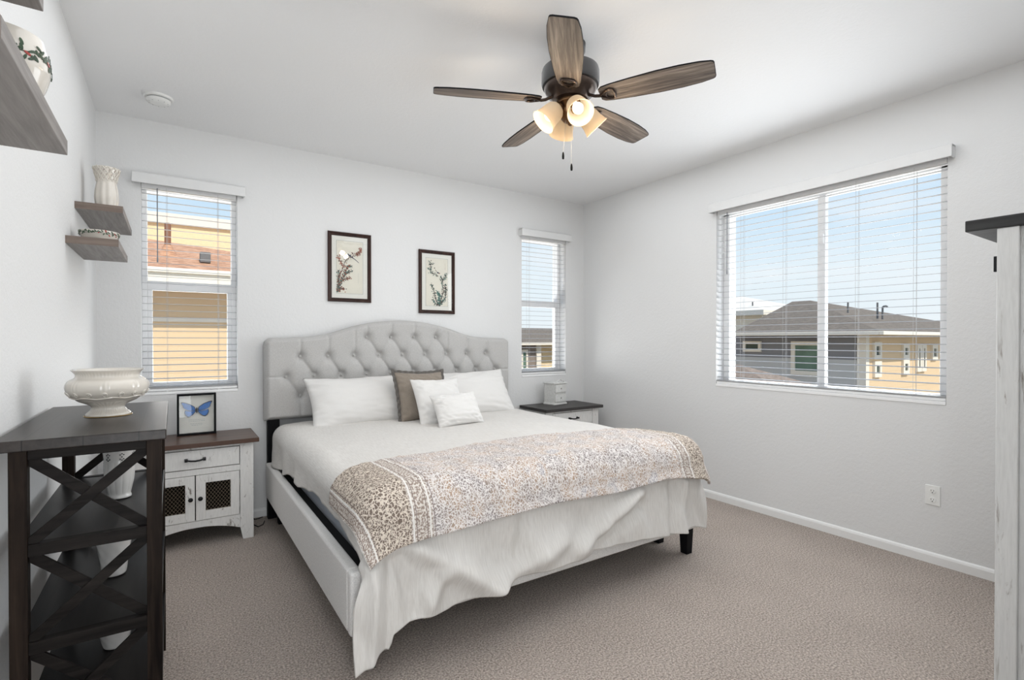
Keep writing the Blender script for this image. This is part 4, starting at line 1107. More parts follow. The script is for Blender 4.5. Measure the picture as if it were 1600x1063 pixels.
# ================================================================== PICTURES
def picture(x0, x1, z0, z1, label, seed, art):
    cx, cz = (x0 + x1) / 2, (z0 + z1) / 2
    r = thing('picture_frame', (cx, D, z0), label, 'picture', 'framed bird and branch paintings above the headboard')
    y1 = D - 0.001; t = 0.030
    pf = [(0, 0), (0, -0.016), (0.006, -0.022), (0.013, -0.020), (0.017, -0.014), (0.022, -0.015), (0.026, -0.010), (0.030, -0.009), (0.030, 0)]
    f = MB()
    # mitred moulding swept around the rectangle
    cs = [(x0, z0, 1, 1), (x1, z0, -1, 1), (x1, z1, -1, -1), (x0, z1, 1, -1)]
    vs = []
    for (x, z, sx, sz) in cs:
        for (o, dy) in pf: vs.append((x + sx * o, y1 + dy, z + sz * o))
    n = len(pf); fs = []
    for i in range(4):
        j = (i + 1) % 4
        for k in range(n):
            k2 = (k + 1) % n; fs.append((i * n + k, i * n + k2, j * n + k2, j * n + k))
    f.add(vs, fs).build('frame', M['frame_brown'], r)
    MB().box(x0 + t - .002, x1 - t + .002, y1 - 0.007, y1 - 0.003, z0 + t - .002, z1 - t + .002).build('mat_board', M['mat_cream'], r)
    ix0, ix1, iz0, iz1 = x0 + t + 0.035, x1 - t - 0.035, z0 + t + 0.035, z1 - t - 0.035
    a = MB(); a.box(ix0, ix1, y1 - 0.0082, y1 - 0.0072, iz0, iz1, 0)
    e = 0.0014
    for (p, q, s_, t_) in ((ix0, ix1, iz0, iz0 + e), (ix0, ix1, iz1 - e, iz1), (ix0, ix0 + e, iz0, iz1), (ix1 - e, ix1, iz0, iz1)):
        a.box(p, q, y1 - 0.0088, y1 - 0.0082, s_, t_, 1)
    yy = y1 - 0.0088
    rnd = random.Random(seed)
    W_, H_ = ix1 - ix0, iz1 - iz0
    def P(u, v): return (ix0 + u * W_, iz0 + v * H_)
    def dot(u, v, rr, mi, sx=1.0):
        c = P(u, v); k = 7; th = rnd.random() * 3
        a.prism([(c[0] + rr * sx * math.cos(2 * PI * i / k + th), c[1] + rr * math.sin(2 * PI * i / k + th)) for i in range(k)], 1, yy - 0.0003 - rnd.random() * 0.0006, yy, mi)
    def stroke(pts, w0, w1, mi):
        for i in range(len(pts) - 1):
            p, q = Vector(P(*pts[i])), Vector(P(*pts[i + 1])); d = (q - p)
            if d.length < 1e-6: continue
            nrm = Vector((-d.y, d.x)).normalized(); wa = w0 + (w1 - w0) * i / len(pts); wb = w0 + (w1 - w0) * (i + 1) / len(pts)
            a.prism([tuple(p + nrm * wa), tuple(q + nrm * wb), tuple(q - nrm * wb), tuple(p - nrm * wa)], 1, yy - 0.0004, yy, mi)
    def branch(pts, w0, w1, leaf_mi, dens, rl):
        out = []
        for (p, q) in zip(pts, pts[1:]):
            for k in range(6):
                t_ = k / 6; out.append((p[0] + (q[0] - p[0]) * t_ + rnd.uniform(-.008, .008), p[1] + (q[1] - p[1]) * t_ + rnd.uniform(-.005, .005)))
        out.append(pts[-1]); stroke(out, w0, w1, 2)
        for o in out:
            for _ in range(dens + 1):
                u, v = o[0] + rnd.gauss(0, 0.035), o[1] + rnd.gauss(0, 0.018)
                if 0.01 < u < 0.97 and 0.01 < v < 0.98: dot(u, v, rnd.uniform(0.7, 1.6) * rl * 1.15, rnd.choice(leaf_mi), 1.4)
    art(branch, stroke, dot, rnd)
    a.build('painting', [M['paper'], M['ink_grey'], M['branch'], M['leaf2'], M['bloss'], M['pblue']], r)
    MB().box(x0 + t - .004, x1 - t + .004, y1 - 0.0118, y1 - 0.0103, z0 + t - .004, z1 - t + .004).build('glass', M['pglass'], r)
def art1(branch, stroke, dot, rnd):
    branch([(0.05, 0.05), (0.15, 0.22), (0.32, 0.34), (0.38, 0.5), (0.55, 0.53)], 0.0035, 0.001, [3, 4, 2], 4, 0.0026)
    branch([(0.04, 0.12), (0.12, 0.32), (0.25, 0.50), (0.13, 0.62), (0.04, 0.70)], 0.003, 0.001, [4, 2, 4], 2, 0.0026)
    branch([(0.25, 0.50), (0.33, 0.62), (0.48, 0.69), (0.66, 0.72), (0.85, 0.77), (0.92, 0.86)], 0.0022, 0.0008, [2, 4], 1, 0.0018)
    branch([(0.72, 0.74), (0.85, 0.80), (0.93, 0.88)], 0.001, 0.0008, [4], 3, 0.0026)
    branch([(0.05, 0.02), (0.08, 0.2), (0.06, 0.42)], 0.003, 0.001, [3, 3, 2], 5, 0.003)
    branch([(0.1, 0.2), (0.35, 0.28), (0.52, 0.30)], 0.002, 0.001, [4, 2], 3, 0.0024)
    branch([(0.06, 0.06), (0.2, 0.1), (0.3, 0.08)], 0.002, 0.001, [4, 2], 3, 0.0024)
    branch([(0.2, 0.3), (0.4, 0.4), (0.58, 0.44)], 0.002, 0.001, [3, 2], 3, 0.0022)
    stroke([(0.44, 0.74), (0.56, 0.70), (0.70, 0.66), (0.84, 0.60)], 0.004, 0.0008, 5); dot(0.43, 0.75, 0.006, 5); dot(0.50, 0.73, 0.006, 5, 1.5)
    dot(0.60, 0.77, 0.0055, 2); dot(0.58, 0.785, 0.004, 4)
    for k in range(16): dot(0.82, 0.40 - k * 0.012, 0.0012, 1)
def art2(branch, stroke, dot, rnd):
    branch([(0.62, 0.0), (0.68, 0.15), (0.80, 0.32), (0.74, 0.45), (0.73, 0.56), (0.66, 0.62)], 0.0042, 0.0014, [3, 2], 2, 0.0022)
    branch([(0.73, 0.56), (0.86, 0.60), (0.92, 0.68)], 0.0024, 0.001, [3, 2], 2, 0.0024)
    branch([(0.6, 0.0), (0.42, 0.16), (0.36, 0.32), (0.24, 0.46)], 0.0036, 0.001, [3, 2], 2, 0.0026)
    branch([(0.6, 0.06), (0.62, 0.2), (0.54, 0.3)], 0.0028, 0.001, [3, 3, 3], 6, 0.0032)
    branch([(0.66, 0.05), (0.84, 0.14), (0.9, 0.3), (0.88, 0.46)], 0.0024, 0.001, [3, 2], 4, 0.0026)
    branch([(0.52, 0.64), (0.34, 0.68), (0.22, 0.70), (0.22, 0.82), (0.16, 0.93)], 0.0020, 0.001, [2, 3], 2, 0.0020)
    branch([(0.22, 0.74), (0.10, 0.78)], 0.001, 0.0008, [3, 2], 2, 0.002); branch([(0.22, 0.86), (0.32, 0.88)], 0.001, 0.0008, [3, 2], 2, 0.002)
    branch([(0.55, 0.02), (0.36, 0.08), (0.32, 0.14)], 0.0014, 0.001, [3, 2], 2, 0.0022)
    dot(0.39, 0.79, 0.0055, 2); dot(0.54, 0.70, 0.0065, 5, 1.4); dot(0.60, 0.69, 0.005, 4, 1.5); stroke([(0.42, 0.76), (0.50, 0.71)], 0.002, 0.0014, 2)
    for k in range(12): dot(0.87, 0.90 - k * 0.012, 0.0012, 4)
picture(1.017, 1.359, 1.598, 2.149, 'framed painting of a long-tailed bird on red blossom, left of the pair', 2, art1)
picture(1.778, 2.123, 1.527, 2.080, 'framed painting of green branches with small bird, right of the pair', 5, art2)

# ================================================================== SMOKE DETECTOR, OUTLET, CORD
r = thing('smoke_detector', (-0.060, 3.705, ZC), 'round white smoke detector on the ceiling near the left wall', 'smoke detector')
cm = Matrix.Translation((-0.060, 3.705, ZC)) @ Matrix.Rotation(PI, 4, 'X')
MB().lathe([(0.074, 0.0), (0.074, 0.010), (0.070, 0.014)], 48, cm).build('base_plate', M['outlet'], r, smooth=True)
MB().lathe([(0.058, 0.012), (0.058, 0.020), (0.050, 0.024)], 48, cm).build('vent_ring', M['dkvent'] if 'dkvent' in M else M.setdefault('dkvent', plain('vent_grey', (0.38, 0.38, 0.38), 0.6)), r, smooth=True)
c_ = MB(); c_.lathe([(0.062, 0.020), (0.062, 0.028), (0.055, 0.036), (0.030, 0.041), (0.001, 0.042)], 48, cm)
co = c_.build('cover', M['outlet'], r, smooth=True)
g = MB()
for k in range(10):
    a = 2 * PI * k / 10; g.box(-0.0015, 0.0015, 0.030, 0.052, 0.0405, 0.0412, 0, cm @ Matrix.Rotation(a, 4, 'Z') @ Matrix.Translation((0, 0, -0.003)))
g.build('grille_slots', M['dkvent'], co)

r = thing('wall_outlet', (XR, 1.110, 0.338), 'white duplex wall outlet under the large window', 'outlet')
MB().box(XR - 0.006, XR, 1.074, 1.146, 0.337, 0.452).build('plate', M['outlet'], r, bevel=0.003)
for zc in (0.420, 0.369):
    o = MB().lathe([(0.0165, 0), (0.0165, 0.003), (0.0155, 0.004)], 24, Matrix.Translation((XR - 0.0055, 1.110, zc)) @ Matrix.Rotation(-PI / 2, 4, 'Y')).build('receptacle', M['outlet'], r, smooth=True)
    s = MB()
    for dy in (-0.006, 0.006): s.box(XR - 0.0106, XR - 0.009, 1.110 + dy - 0.001, 1.110 + dy + 0.001, zc - 0.001, zc + 0.007)
    s.box(XR - 0.0106, XR - 0.009, 1.1075, 1.1125, zc - 0.011, zc - 0.006)
    s.build('slots', M['dkslot'], o)
MB().ball((XR - 0.006, 1.110, 0.3945), 0.0025, 6).build('screw', M['outlet'], r)

tag(MB().tube([(0.456, 4.112, 0.10), (0.465, 4.10, 0.03), (0.49, 4.07, 0.006), (0.52, 4.08, 0.005), (0.545, 4.10, 0.005)], 0.003, 8).tube([(0.465, 4.105, 0.03), (0.462, 3.98, 0.006), (0.49, 3.90, 0.005), (0.525, 3.93, 0.005), (0.545, 4.00, 0.005)], 0.003, 8).build('power_cord', M['black'], smooth=True, origin=(0.5, 4.05, 0.0)),
    'black power cord on the carpet between nightstand and bed', 'cord')

# ================================================================== TALL CABINET (right edge)
def cabinet():
    x0, x1, ya, yb, zt = 2.216, 3.20, 0.03, 0.506, 1.653
    r = thing('tall_cabinet', (2.7, 0.27, 0), 'tall worn white cabinet with black top at the right edge', 'cabinet')
    MB().box(2.198, 3.22, 0.005, 0.584, zt, zt + 0.037).build('top', M['blacktop'], r, bevel=0.003)
    for x, xx in ((x0, x0 + 0.04), (x1 - 0.04, x1)):
        MB().box(x - 0.012 if x == x0 else x, xx if x == x0 else xx + 0.012, yb - 0.053, yb, 0, zt).build('post', M['white_c'], r, bevel=0.003)
        MB().box(x - 0.012 if x == x0 else x, xx if x == x0 else xx + 0.012, ya, ya + 0.053, 0, zt).build('post', M['white_c'], r, bevel=0.003)
    for x in (x0 + 0.003, x1 - 0.021):
        MB().box(x, x + 0.018, ya + 0.053, yb - 0.053, 0.10, zt).build('side_panel', M['white_c'], r, bevel=0.001)
    MB().box(x0 + 0.04, x1 - 0.04, ya + 0.003, ya + 0.015, 0.10, zt).build('back_panel', M['white_c'], r)
    MB().box(x0 + 0.04, x1 - 0.04, yb - 0.022, yb - 0.004, zt - 0.07, zt).build('top_rail', M['white_c'], r, bevel=0.002)
    MB().box(x0 + 0.04, x1 - 0.04, yb - 0.022, yb - 0.004, 0.08, 0.16).build('bottom_rail', M['white_c'], r, bevel=0.002)
    xm = (x0 + x1) / 2
    for a0, a1 in ((x0 + 0.043, xm - 0.002), (xm + 0.002, x1 - 0.043)):
        d = MB(); q0, q1 = yb - 0.022, yb - 0.002
        d.box(a0, a0 + 0.06, q0, q1, 0.163, zt - 0.073).box(a1 - 0.06, a1, q0, q1, 0.163, zt - 0.073).box(a0 + 0.06, a1 - 0.06, q0, q1, 0.163, 0.24).box(a0 + 0.06, a1 - 0.06, q0, q1, zt - 0.15, zt - 0.073)
        do = d.build('door', M['white_c'], r, bevel=0.002)
        MB().box(a0 + 0.06, a1 - 0.06, q0 + 0.004, q0 + 0.010, 0.24, zt - 0.15).build('door_panel', M['white_c'], do)
        MB().box(a0 + 0.003, a0 + 0.017, q1, q1 + 0.023, 1.520, 1.571).build('latch', M['blackmetal'], do, bevel=0.001)
cabinet()

# ================================================================== CEILING FAN
FX, FY = 1.630, 1.934
def fan():
    r = thing('ceiling_fan', (FX, FY, ZC), 'five-blade ceiling fan with lit four-lamp light kit', 'ceiling fan')
    T = Matrix.Translation((FX, FY, 0))
    MB().lathe([(0.022, 2.672), (0.055, 2.680), (0.072, 2.700), (0.074, ZC)], 40, T).build('canopy', M['darkmotor'], r, smooth=True)
    MB().lathe([(0.013, 2.62), (0.013, 2.705)], 20, T).build('downrod', M['darkmotor'], r, smooth=True)
    MB().lathe([(0.020, 2.640), (0.060, 2.638), (0.115, 2.628), (0.137, 2.615), (0.141, 2.600), (0.141, 2.548), (0.137, 2.535), (0.120, 2.530)][::-1], 64, T).build('motor_housing', M['darkmotor'], r, smooth=True)
    m = MB().lathe([(0.060, 2.462), (0.085, 2.466), (0.096, 2.480), (0.118, 2.500), (0.128, 2.520), (0.128, 2.534)], 64, T, 0, True, lambda a, z, rr: 1 + 0.012 * math.cos(a * 15) * (1 if 2.47 < z < 2.52 else 0))
    m.build('lower_housing', M['bronze'], r, smooth=True)
    MB().lathe([(0.016, 2.362), (0.034, 2.366), (0.046, 2.380), (0.050, 2.41), (0.044, 2.425), (0.050, 2.440), (0.062, 2.450), (0.062, 2.464)], 40, T).build('light_fitter', M['bronze2'], r, smooth=True)
    MB().lathe([(0.006, 2.345), (0.012, 2.350), (0.014, 2.362)], 20, T).build('finial', M['bronze2'], r, smooth=True)
    # blades
    z0 = 2.463
    outl = []
    ks = [(0.150, 0.035), (0.165, 0.048), (0.20, 0.055), (0.30, 0.064), (0.42, 0.071), (0.52, 0.071), (0.60, 0.065), (0.648, 0.055), (0.657, 0.050), (0.661, 0.040)]
    up = ks; outl = [(x, w) for x, w in up] + [(x, -w) for x, w in reversed(up)]
    for k in range(5):
        an = -1.055 + k * 2 * PI / 5
        M_ = Matrix.Translation((FX, FY, z0)) @ Matrix.Rotation(an, 4, 'Z') @ Matrix.Rotation(-math.radians(12), 4, 'X')
        bm_ = MB().prism(outl, 2, 0.0, 0.0055)
        bo = bm_.build('blade', M['blade'], None, bevel=0.0012)
        bo.parent = r; bo.matrix_basis = Matrix.Translation(-Vector((FX, FY, ZC))) @ M_
        ed = MB()
        n = len(outl)
        vv = [Vector((x, w, z)) for z in (-0.0004, 0.0060) for x, w in outl] + [Vector((x * (1 + 0.0012 / .4), w * 1.02, z)) for z in (-0.0004, 0.0060) for x, w in outl]
        fs = []
        for i in range(n):
            j = (i + 1) % n; fs += [(2 * n + i, 2 * n + j, 3 * n + j, 3 * n + i), (i, j, n + j, n + i)[::-1], (i, 2 * n + i, 2 * n + j, j), (n + i, n + j, 3 * n + j, 3 * n + i)]
        eo = ed.add(vv, fs).build('edge_band', M['black'], None); eo.parent = bo
        # blade iron: arm plus pierced loop under the blade root
        ir = MB()
        arm = [(0.085, 0.010, 0.020), (0.10, 0.006, 0.012), (0.125, 0, 0.001), (0.15, 0, -0.006), (0.175, 0, -0.006)]
        ir.tube([(0.080, 0, 0.022), (0.10, 0, 0.012), (0.125, 0, 0.0), (0.150, 0, -0.005)], 0.0075, 8)
        lp = [(0.150, 0.0), (0.168, 0.014), (0.190, 0.030), (0.205, 0.034), (0.217, 0.028), (0.222, 0.0), (0.217, -0.028), (0.205, -0.034), (0.190, -0.030), (0.168, -0.014), (0.150, 0.0)]
        fine = []
        for p, q in zip(lp, lp[1:]):
            for t_ in (0, .5): fine.append((p[0] + (q[0] - p[0]) * t_, p[1] + (q[1] - p[1]) * t_, -0.005))
        fine.append((lp[-1][0], lp[-1][1], -0.005))
        ir.tube(fine, 0.0058, 8)
        ir.tube([(0.186, 0.020, -0.005), (0.180, 0.008, -0.006), (0.178, 0, -0.006), (0.180, -0.008, -0.006), (0.186, -0.020, -0.005)], 0.004, 6)
        io = ir.build('blade_iron', M['bronze'], None, smooth=True); io.parent = bo
    # light arms, shades, bulbs
    for k in range(4):
        az = math.radians(250 + 90 * k)
        dr_ = Vector((math.cos(az), math.sin(az), 0)); tilt = math.radians(46)
        ax = (dr_ * math.cos(tilt) + Vector((0, 0, -1)) * math.sin(tilt)).normalized()
        neck = Vector((FX, FY, 2.428)) + dr_ * 0.062
        rot = ax.to_track_quat('Z', 'Y').to_matrix().to_4x4(); Mt = Matrix.Translation(neck) @ rot
        sh = MB().lathe([(0.024, 0.0), (0.036, 0.006), (0.046, 0.020), (0.051, 0.045), (0.054, 0.075), (0.059, 0.100), (0.0640, 0.112), (0.0615, 0.112), (0.0560, 0.100), (0.051, 0.075), (0.048, 0.045), (0.043, 0.022), (0.034, 0.009), (0.024, 0.004)], 48, Mt, 0, False)
        so = sh.build('lamp_shade', M['shade'], r, smooth=True)
        so['label'] = 'frosted bell glass shade, lit'
        MB().lathe([(0.014, -0.012), (0.026, -0.010), (0.028, 0.004), (0.020, 0.010)], 28, Mt).build('lamp_holder', M['bronze2'], r, smooth=True)
        MB().cyl(Vector((FX, FY, 2.41)) + dr_ * 0.03, neck + ax * -0.006, 0.010, 12).build('lamp_arm', M['bronze2'], r, smooth=True)
        MB().lathe([(0.012, 0.008), (0.014, 0.025), (0.024, 0.045), (0.027, 0.062), (0.022, 0.078), (0.010, 0.086), (0.001, 0.088)], 24, Mt).build('bulb', M['bulb'], so, smooth=True)
        ld = bpy.data.lights.new('lamp_light', 'POINT'); lo = bpy.data.objects.new('lamp_light', ld); COL.objects.link(lo)
        lo.location = neck + ax * 0.145; ld.energy = LAMP; ld.color = (1.0, 0.80, 0.56); ld.shadow_soft_size = 0.03
    for x, y, zt, zb in ((1.585, 1.934, 2.206, 2.176), (1.638, 1.934, 2.160, 2.128)):
        c = MB().cyl((x, y, zt), (x * 0.55 + FX * 0.45, y, 2.40), 0.0008, 6)
        co = c.build('pull_chain', M['hinge'], r)
        MB().lathe([(0.001, zt - 0.034), (0.005, zt - 0.032), (0.0058, zt - 0.020), (0.0045, zt - 0.006), (0.0025, zt), (0.001, zt + 0.002)], 16, Matrix.Translation((x, y, 0))).build('pull_knob', M['black'], co, smooth=True)
LAMP = 1.8
fan()

# ================================================================== OUTSIDE
def shingle(name, c1, c2, axis_scale=(1, 1, 1)):
    m, nt, p = new_mat(name)
    v = coord(nt)
    br = nd(nt, 'ShaderNodeTexBrick', {'Vector': v, 'Scale': 3.2, 'Mortar Size': 0.015})
    a = noise_n(nt, coord(nt, 'Object', (2, 2, 12)), 4.0, 4, 0.7)
    c = ramp(nt, a, [(0.35, c1), (0.65, c2)])
    nt.links.new(c, p.inputs['Base Color']); p.inputs['Roughness'].default_value = 0.95
    return m
def siding(name, col, pitch=0.18):
    m, nt, p = new_mat(name)
    t = nd(nt, 'ShaderNodeTexCoord'); s = nd(nt, 'ShaderNodeSeparateXYZ', {0: t.outputs['Object']})
    fr = mathn(nt, 'FRACT', mathn(nt, 'MULTIPLY', s.outputs['Z'], 1 / pitch))
    ln = ramp(nt, fr, [(0.0, 1.0), (0.07, 0.0)])
    c = mixc(nt, mathn(nt, 'MULTIPLY', ln, 0.45), col, tuple(x * 0.5 for x in col))
    nt.links.new(c, p.inputs['Base Color']); p.inputs['Roughness'].default_value = 0.8
    bump(nt, p, fr, 0.4, 0.01)
    return m
M['sh_brown'] = shingle('brown_shingles', (0.36, 0.18, 0.10), (0.66, 0.39, 0.25))
M['sh_grey'] = shingle('grey_shingles', (0.13, 0.108, 0.085), (0.23, 0.19, 0.15))
M['tan'] = siding('tan_siding', (0.74, 0.56, 0.36), 0.20)
M['tanp'] = plain('tan_stucco', (0.86, 0.68, 0.43), 0.9, var=0.04)
M['ext_white'] = plain('cream_trim', (0.82, 0.76, 0.66), 0.7, var=0.02)
M['bluegrey'] = siding('blue_grey_siding', (0.25, 0.25, 0.265), 0.18)
M['palegrey'] = siding('pale_grey_siding', (0.55, 0.55, 0.54), 0.18)
M['taupe_s'] = siding('taupe_siding', (0.27, 0.225, 0.19), 0.18)
M['ext_glass'] = plain('dark_window_glass', (0.06, 0.09, 0.08), 0.1, var=0.3, scale=2)
M['ext_green'] = plain('green_curtain_glass', (0.13, 0.21, 0.16), 0.3, var=0.2, scale=2)
M['pipe'] = plain('brown_vent_pipe', (0.25, 0.12, 0.07), 0.7)
M['pipe_g'] = plain('grey_vent_pipe', (0.15, 0.15, 0.15), 0.7)
M['sh_porch'] = shingle('porch_shingles', (0.20, 0.155, 0.12), (0.34, 0.27, 0.22))
M['ground'] = plain('dry_ground', (0.32, 0.28, 0.22), 1.0, var=0.2, scale=0.6)
struct(MB().box(-30, 60, -10, 70, -3.4, -3.0).build('ground', M['ground']))

# house seen through the left window
h = thing('neighbour_house', (0.3, 9.5, -3.0), 'tan neighbour house with brown shingle roof behind the left window', 'house', None)
MB().box(-3.5, 4.5, 9.0, 13.0, -3.0, 2.16).build('wall', M['tan'], h)
MB().add([(-4, 8.50, 2.26), (4.9, 8.50, 2.26), (4.9, 13.5, 2.26), (-4, 13.5, 2.26), (-4, 8.50, 2.18), (4.9, 8.50, 2.18), (4.9, 13.5, 2.18), (-4, 13.5, 2.18), (-2.2, 10.6, 3.14), (-0.2, 10.6, 2.99)],
    [(0, 1, 9, 8), (1, 2, 9), (2, 3, 8, 9), (3, 0, 8), (4, 7, 6, 5), (0, 4, 5, 1), (1, 5, 6, 2), (2, 6, 7, 3), (3, 7, 4, 0)]).build('roof', M['sh_brown'], h)
MB().box(-4.0, 4.9, 8.42, 8.50, 2.215, 2.285).build('gutter', M['ext_white'], h, bevel=0.01)
MB().box(-4.0, 4.9, 8.46, 8.52, 2.08, 2.215).build('fascia', M['ext_white'], h)
MB().box(-3.5, 4.5, 8.97, 9.0, 1.56, 1.62).build('sunlit_line', M['ext_white'], h)  # pale strip standing in for the sunlit line under the eave shadow
pv = MB().cyl((-0.048, 9.6, 2.55), (-0.046, 9.6, 3.11), 0.045, 14).build('vent_pipe', M['pipe'], h, smooth=True)
MB().lathe([(0.15, 2.56), (0.05, 2.76)], 16, Matrix.Translation((-0.047, 9.55, 0))).build('pipe_flashing', M['sh_brown'], h, smooth=True)
MB().box(0.36, 0.50, 9.05, 9.25, 2.47, 2.63).build('box_vent', M['pipe_g'], h, bevel=0.01)
h = thing('neighbour_house', (0, 15, -3.0), 'tall tan stucco house beyond the brown shingle roof', 'house', None)
MB().box(-6, 9, 14.0, 20.0, -3.0, 3.93).build('wall', M['tanp'], h)
MB().box(-6.3, 9.3, 13.93, 20.3, 3.93, 4.16).build('eave', M['ext_white'], h)
MB().add([(-6.3, 13.93, 4.16), (9.3, 13.93, 4.16), (9.3, 20.3, 4.16), (-6.3, 20.3, 4.16), (-3, 17, 4.3), (6, 17, 4.3)], [(0, 1, 5, 4), (1, 2, 5), (2, 3, 4, 5), (3, 0, 4), (3, 2, 1, 0)]).build('roof', M['ext_white'], h)

# house seen through the large right window
h = thing('neighbour_house', (14, 6.5, -3.0), 'house with grey hip roof and blue-grey side outside the large window', 'house', None)
CY = 4.802
MB().box(12.0, 21.0, CY, 8.6, 0.868, 1.45).build('upper_wall', [M['bluegrey']], h)
MB().box(12.0, 21.0, CY, 8.6, -3.0, 0.868).build('lower_wall', [M['palegrey']], h)
MB().box(12.03, 21.0, CY - 0.03, CY - 0.001, -3.0, 1.45).build('front_siding', M['tan'], h)
EZ = 1.452
MB().add([(11.55, 4.33, EZ), (21.5, 4.33, EZ), (21.5, 9.0, EZ), (11.55, 7.56, EZ), (11.55, 4.33, EZ - .05), (21.5, 4.33, EZ - .05), (21.5, 9.0, EZ - .05), (11.55, 7.56, EZ - .05), (15.0, 7.86, 2.405), (15.0, 7.35, 2.405), (18.5, 4.6 + 1.0, 1.55)],
    [(0, 9, 8, 3), (0, 1, 9), (1, 2, 9), (2, 3, 8), (9, 2, 8), (4, 7, 6, 5), (0, 4, 5, 1), (1, 5, 6, 2), (2, 6, 7, 3), (3, 7, 4, 0)]).build('roof', M['sh_grey'], h)
MB().box(11.47, 11.55, 4.331, 7.60, EZ - 0.06, EZ + 0.015).build('gutter', M['ext_white'], h, bevel=0.01)
MB().box(11.47, 21.5, 4.25, 4.33, EZ - 0.06, EZ + 0.015).build('gutter', M['ext_white'], h, bevel=0.01)
MB().box(11.97, 12.12, CY - 0.05, CY + 0.12, -3.0, 1.42).build('corner_board', M['ext_white'], h)
def ext_window(h, face, a0, a1, z0, z1, pos, glass, t=0.07):
    """face 'x' = window on a wall facing -x at x=pos, 'y' = facing -y at y=pos"""
    f = MB(); g = MB()
    def bx(m, p0, p1, zz0, zz1, d0, d1):
        if face == 'x': m.box(pos - d1, pos - d0, p0, p1, zz0, zz1)
        else: m.box(p0, p1, pos - d1, pos - d0, zz0, zz1)
    bx(f, a0, a0 + t, z0, z1, 0, .05); bx(f, a1 - t, a1, z0, z1, 0, .05); bx(f, a0 + t, a1 - t, z0, z0 + t, 0, .05); bx(f, a0 + t, a1 - t, z1 - t, z1, 0, .05)
    bx(g, a0 + t, a1 - t, z0 + t, z1 - t, 0, .02)
    fo = f.build('window', M['ext_white'], h); g.build('pane', glass, fo)
ext_window(h, 'x', 7.02, 7.49, 1.00, 1.26, 12.0, M['ext_glass'], 0.07)
ext_window(h, 'x', 5.60, 6.29, 0.50, 1.26, 12.0, M['ext_green'], 0.09)
for (a0, a1, z0, z1) in ((12.30, 12.66, 0.88, 1.25), (12.32, 12.66, 0.50, 0.84), (13.80, 14.14, 0.86, 1.20), (13.80, 14.14, 0.50, 0.84), (14.60, 14.87, 0.54, 1.18), (14.89, 15.16, 0.54, 1.18), (15.55, 15.90, 0.80, 1.17)):
    ext_window(h, 'y', a0, a1, z0, z1, CY - 0.03, M['ext_glass'], 0.09)
for x, y, z0, z1, hook in ((14.0, 5.961, 1.95, 2.237, 0), (14.0, 5.323, 1.80, 2.183, 0), (14.0, 5.217, 1.78, 2.071, 1)):
    m = MB().cyl((x, y, z0), (x, y, z1), 0.020, 10)
    if hook: m.tube([(x, y, z1 - 0.01), (x, y - 0.02, z1 + 0.015), (x, y - 0.07, z1 + 0.02), (x, y - 0.10, z1)], 0.02, 8)
    m.build('vent_pipe', M['pipe_g'], h, smooth=True)
h = thing('neighbour_house', (22, 13, -3.0), 'white house partly visible at the left of the large window', 'house', None)
MB().box(20.0, 26.0, 11.7, 20.0, -3.0, 2.30).build('wall', M['ext_white'], h)
MB().box(19.6, 26.4, 11.4, 20.4, 2.30, 2.50).build('eave', M['ext_white'], h)
MB().add([(19.6, 11.4, 2.5), (26.4, 11.4, 2.5), (26.4, 20.4, 2.5), (19.6, 20.4, 2.5), (23, 14.5, 3.4), (23, 17, 3.4)], [(0, 1, 4), (1, 2, 5, 4), (2, 3, 5), (3, 0, 4, 5), (3, 2, 1, 0)]).build('roof', M['ext_white'], h)
MB().cyl((20.5, 12.4, 2.6), (20.5, 12.4, 2.90), 0.03, 8).build('vent_pipe', M['pipe_g'], h)
h = thing('porch_roof', (9.5, 6.5, -3.0), 'low brown shingle roof at the lower left of the large window', 'roof', None)
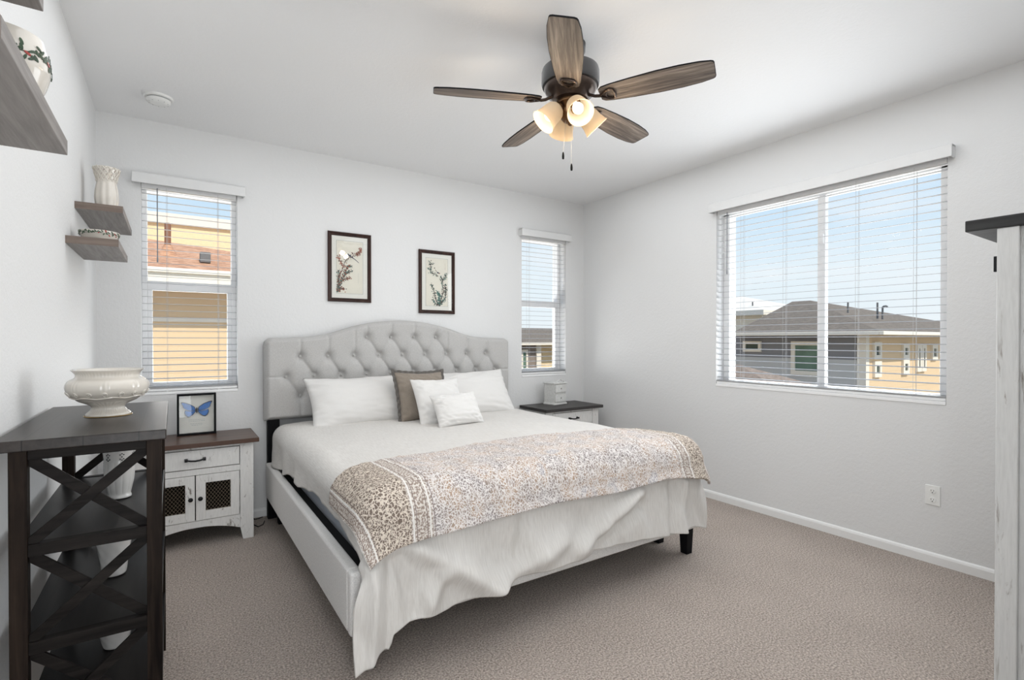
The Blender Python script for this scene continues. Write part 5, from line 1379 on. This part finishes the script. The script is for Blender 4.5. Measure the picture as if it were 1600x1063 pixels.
MB().add([(8.6, 4.55, 0.36), (10.2, 4.55, 0.36), (10.2, 8.5, 0.36), (8.6, 8.5, 0.36), (8.6, 4.55, 0.26), (10.2, 4.55, 0.26), (10.2, 8.5, 0.26), (8.6, 8.5, 0.26), (9.4, 5.95, 0.80), (9.4, 7.6, 0.80)],
    [(0, 1, 8), (1, 2, 9, 8), (2, 3, 9), (3, 0, 8, 9), (4, 7, 6, 5), (0, 4, 5, 1), (1, 5, 6, 2), (2, 6, 7, 3), (3, 7, 4, 0)]).build('shingles', M['sh_porch'], h)
MB().box(8.8, 10.0, 4.8, 8.3, -3.0, 0.26).build('wall', M['tanp'], h)

# houses seen through the narrow window
h = thing('neighbour_house', (17, 24, -3.0), 'taupe house with grey roof outside the narrow corner window', 'house', None)
MB().box(12.0, 16.35, 22.0, 28, -3.0, 1.05).build('wall', M['taupe_s'], h)
MB().box(16.35, 22.0, 22.4, 28, -3.0, 1.05).build('wing_wall', M['tanp'], h)
MB().box(16.15, 16.45, 21.9, 22.1, -3.0, 1.05).build('corner_board', M['ext_white'], h)
MB().box(11.5, 22.5, 21.5, 21.6, 1.02, 1.16).build('gutter', M['ext_white'], h)
MB().add([(11.5, 21.6, 1.1), (22.5, 21.6, 1.1), (22.5, 28.5, 1.1), (11.5, 28.5, 1.1), (14.5, 25.0, 2.0), (20, 25.0, 2.0)], [(0, 1, 5, 4), (1, 2, 5), (2, 3, 4, 5), (3, 0, 4), (3, 2, 1, 0)]).build('roof', M['sh_grey'], h)
ext_window(h, 'y', 14.9, 15.62, -0.42, 0.78, 22.0, M['ext_green'], 0.12)
MB().box(15.2, 15.3, 21.94, 22.0, -0.4, 0.76).build('window_bar', M['ext_white'], h)
h = thing('neighbour_house', (17.5, 32, -3.0), 'distant house with brown hip roof beyond the narrow window', 'house', None)
MB().box(17.5, 25.5, 30, 36, -3.0, 1.2).build('wall', M['tanp'], h)
MB().add([(17.0, 29.5, 1.2), (26.0, 29.5, 1.2), (26.0, 36.5, 1.2), (17.0, 36.5, 1.2), (20.3, 33, 2.25), (21.6, 33, 2.25)], [(0, 1, 5, 4), (1, 2, 5), (2, 3, 4, 5), (3, 0, 4), (3, 2, 1, 0)]).build('roof', M['sh_brown'], h)
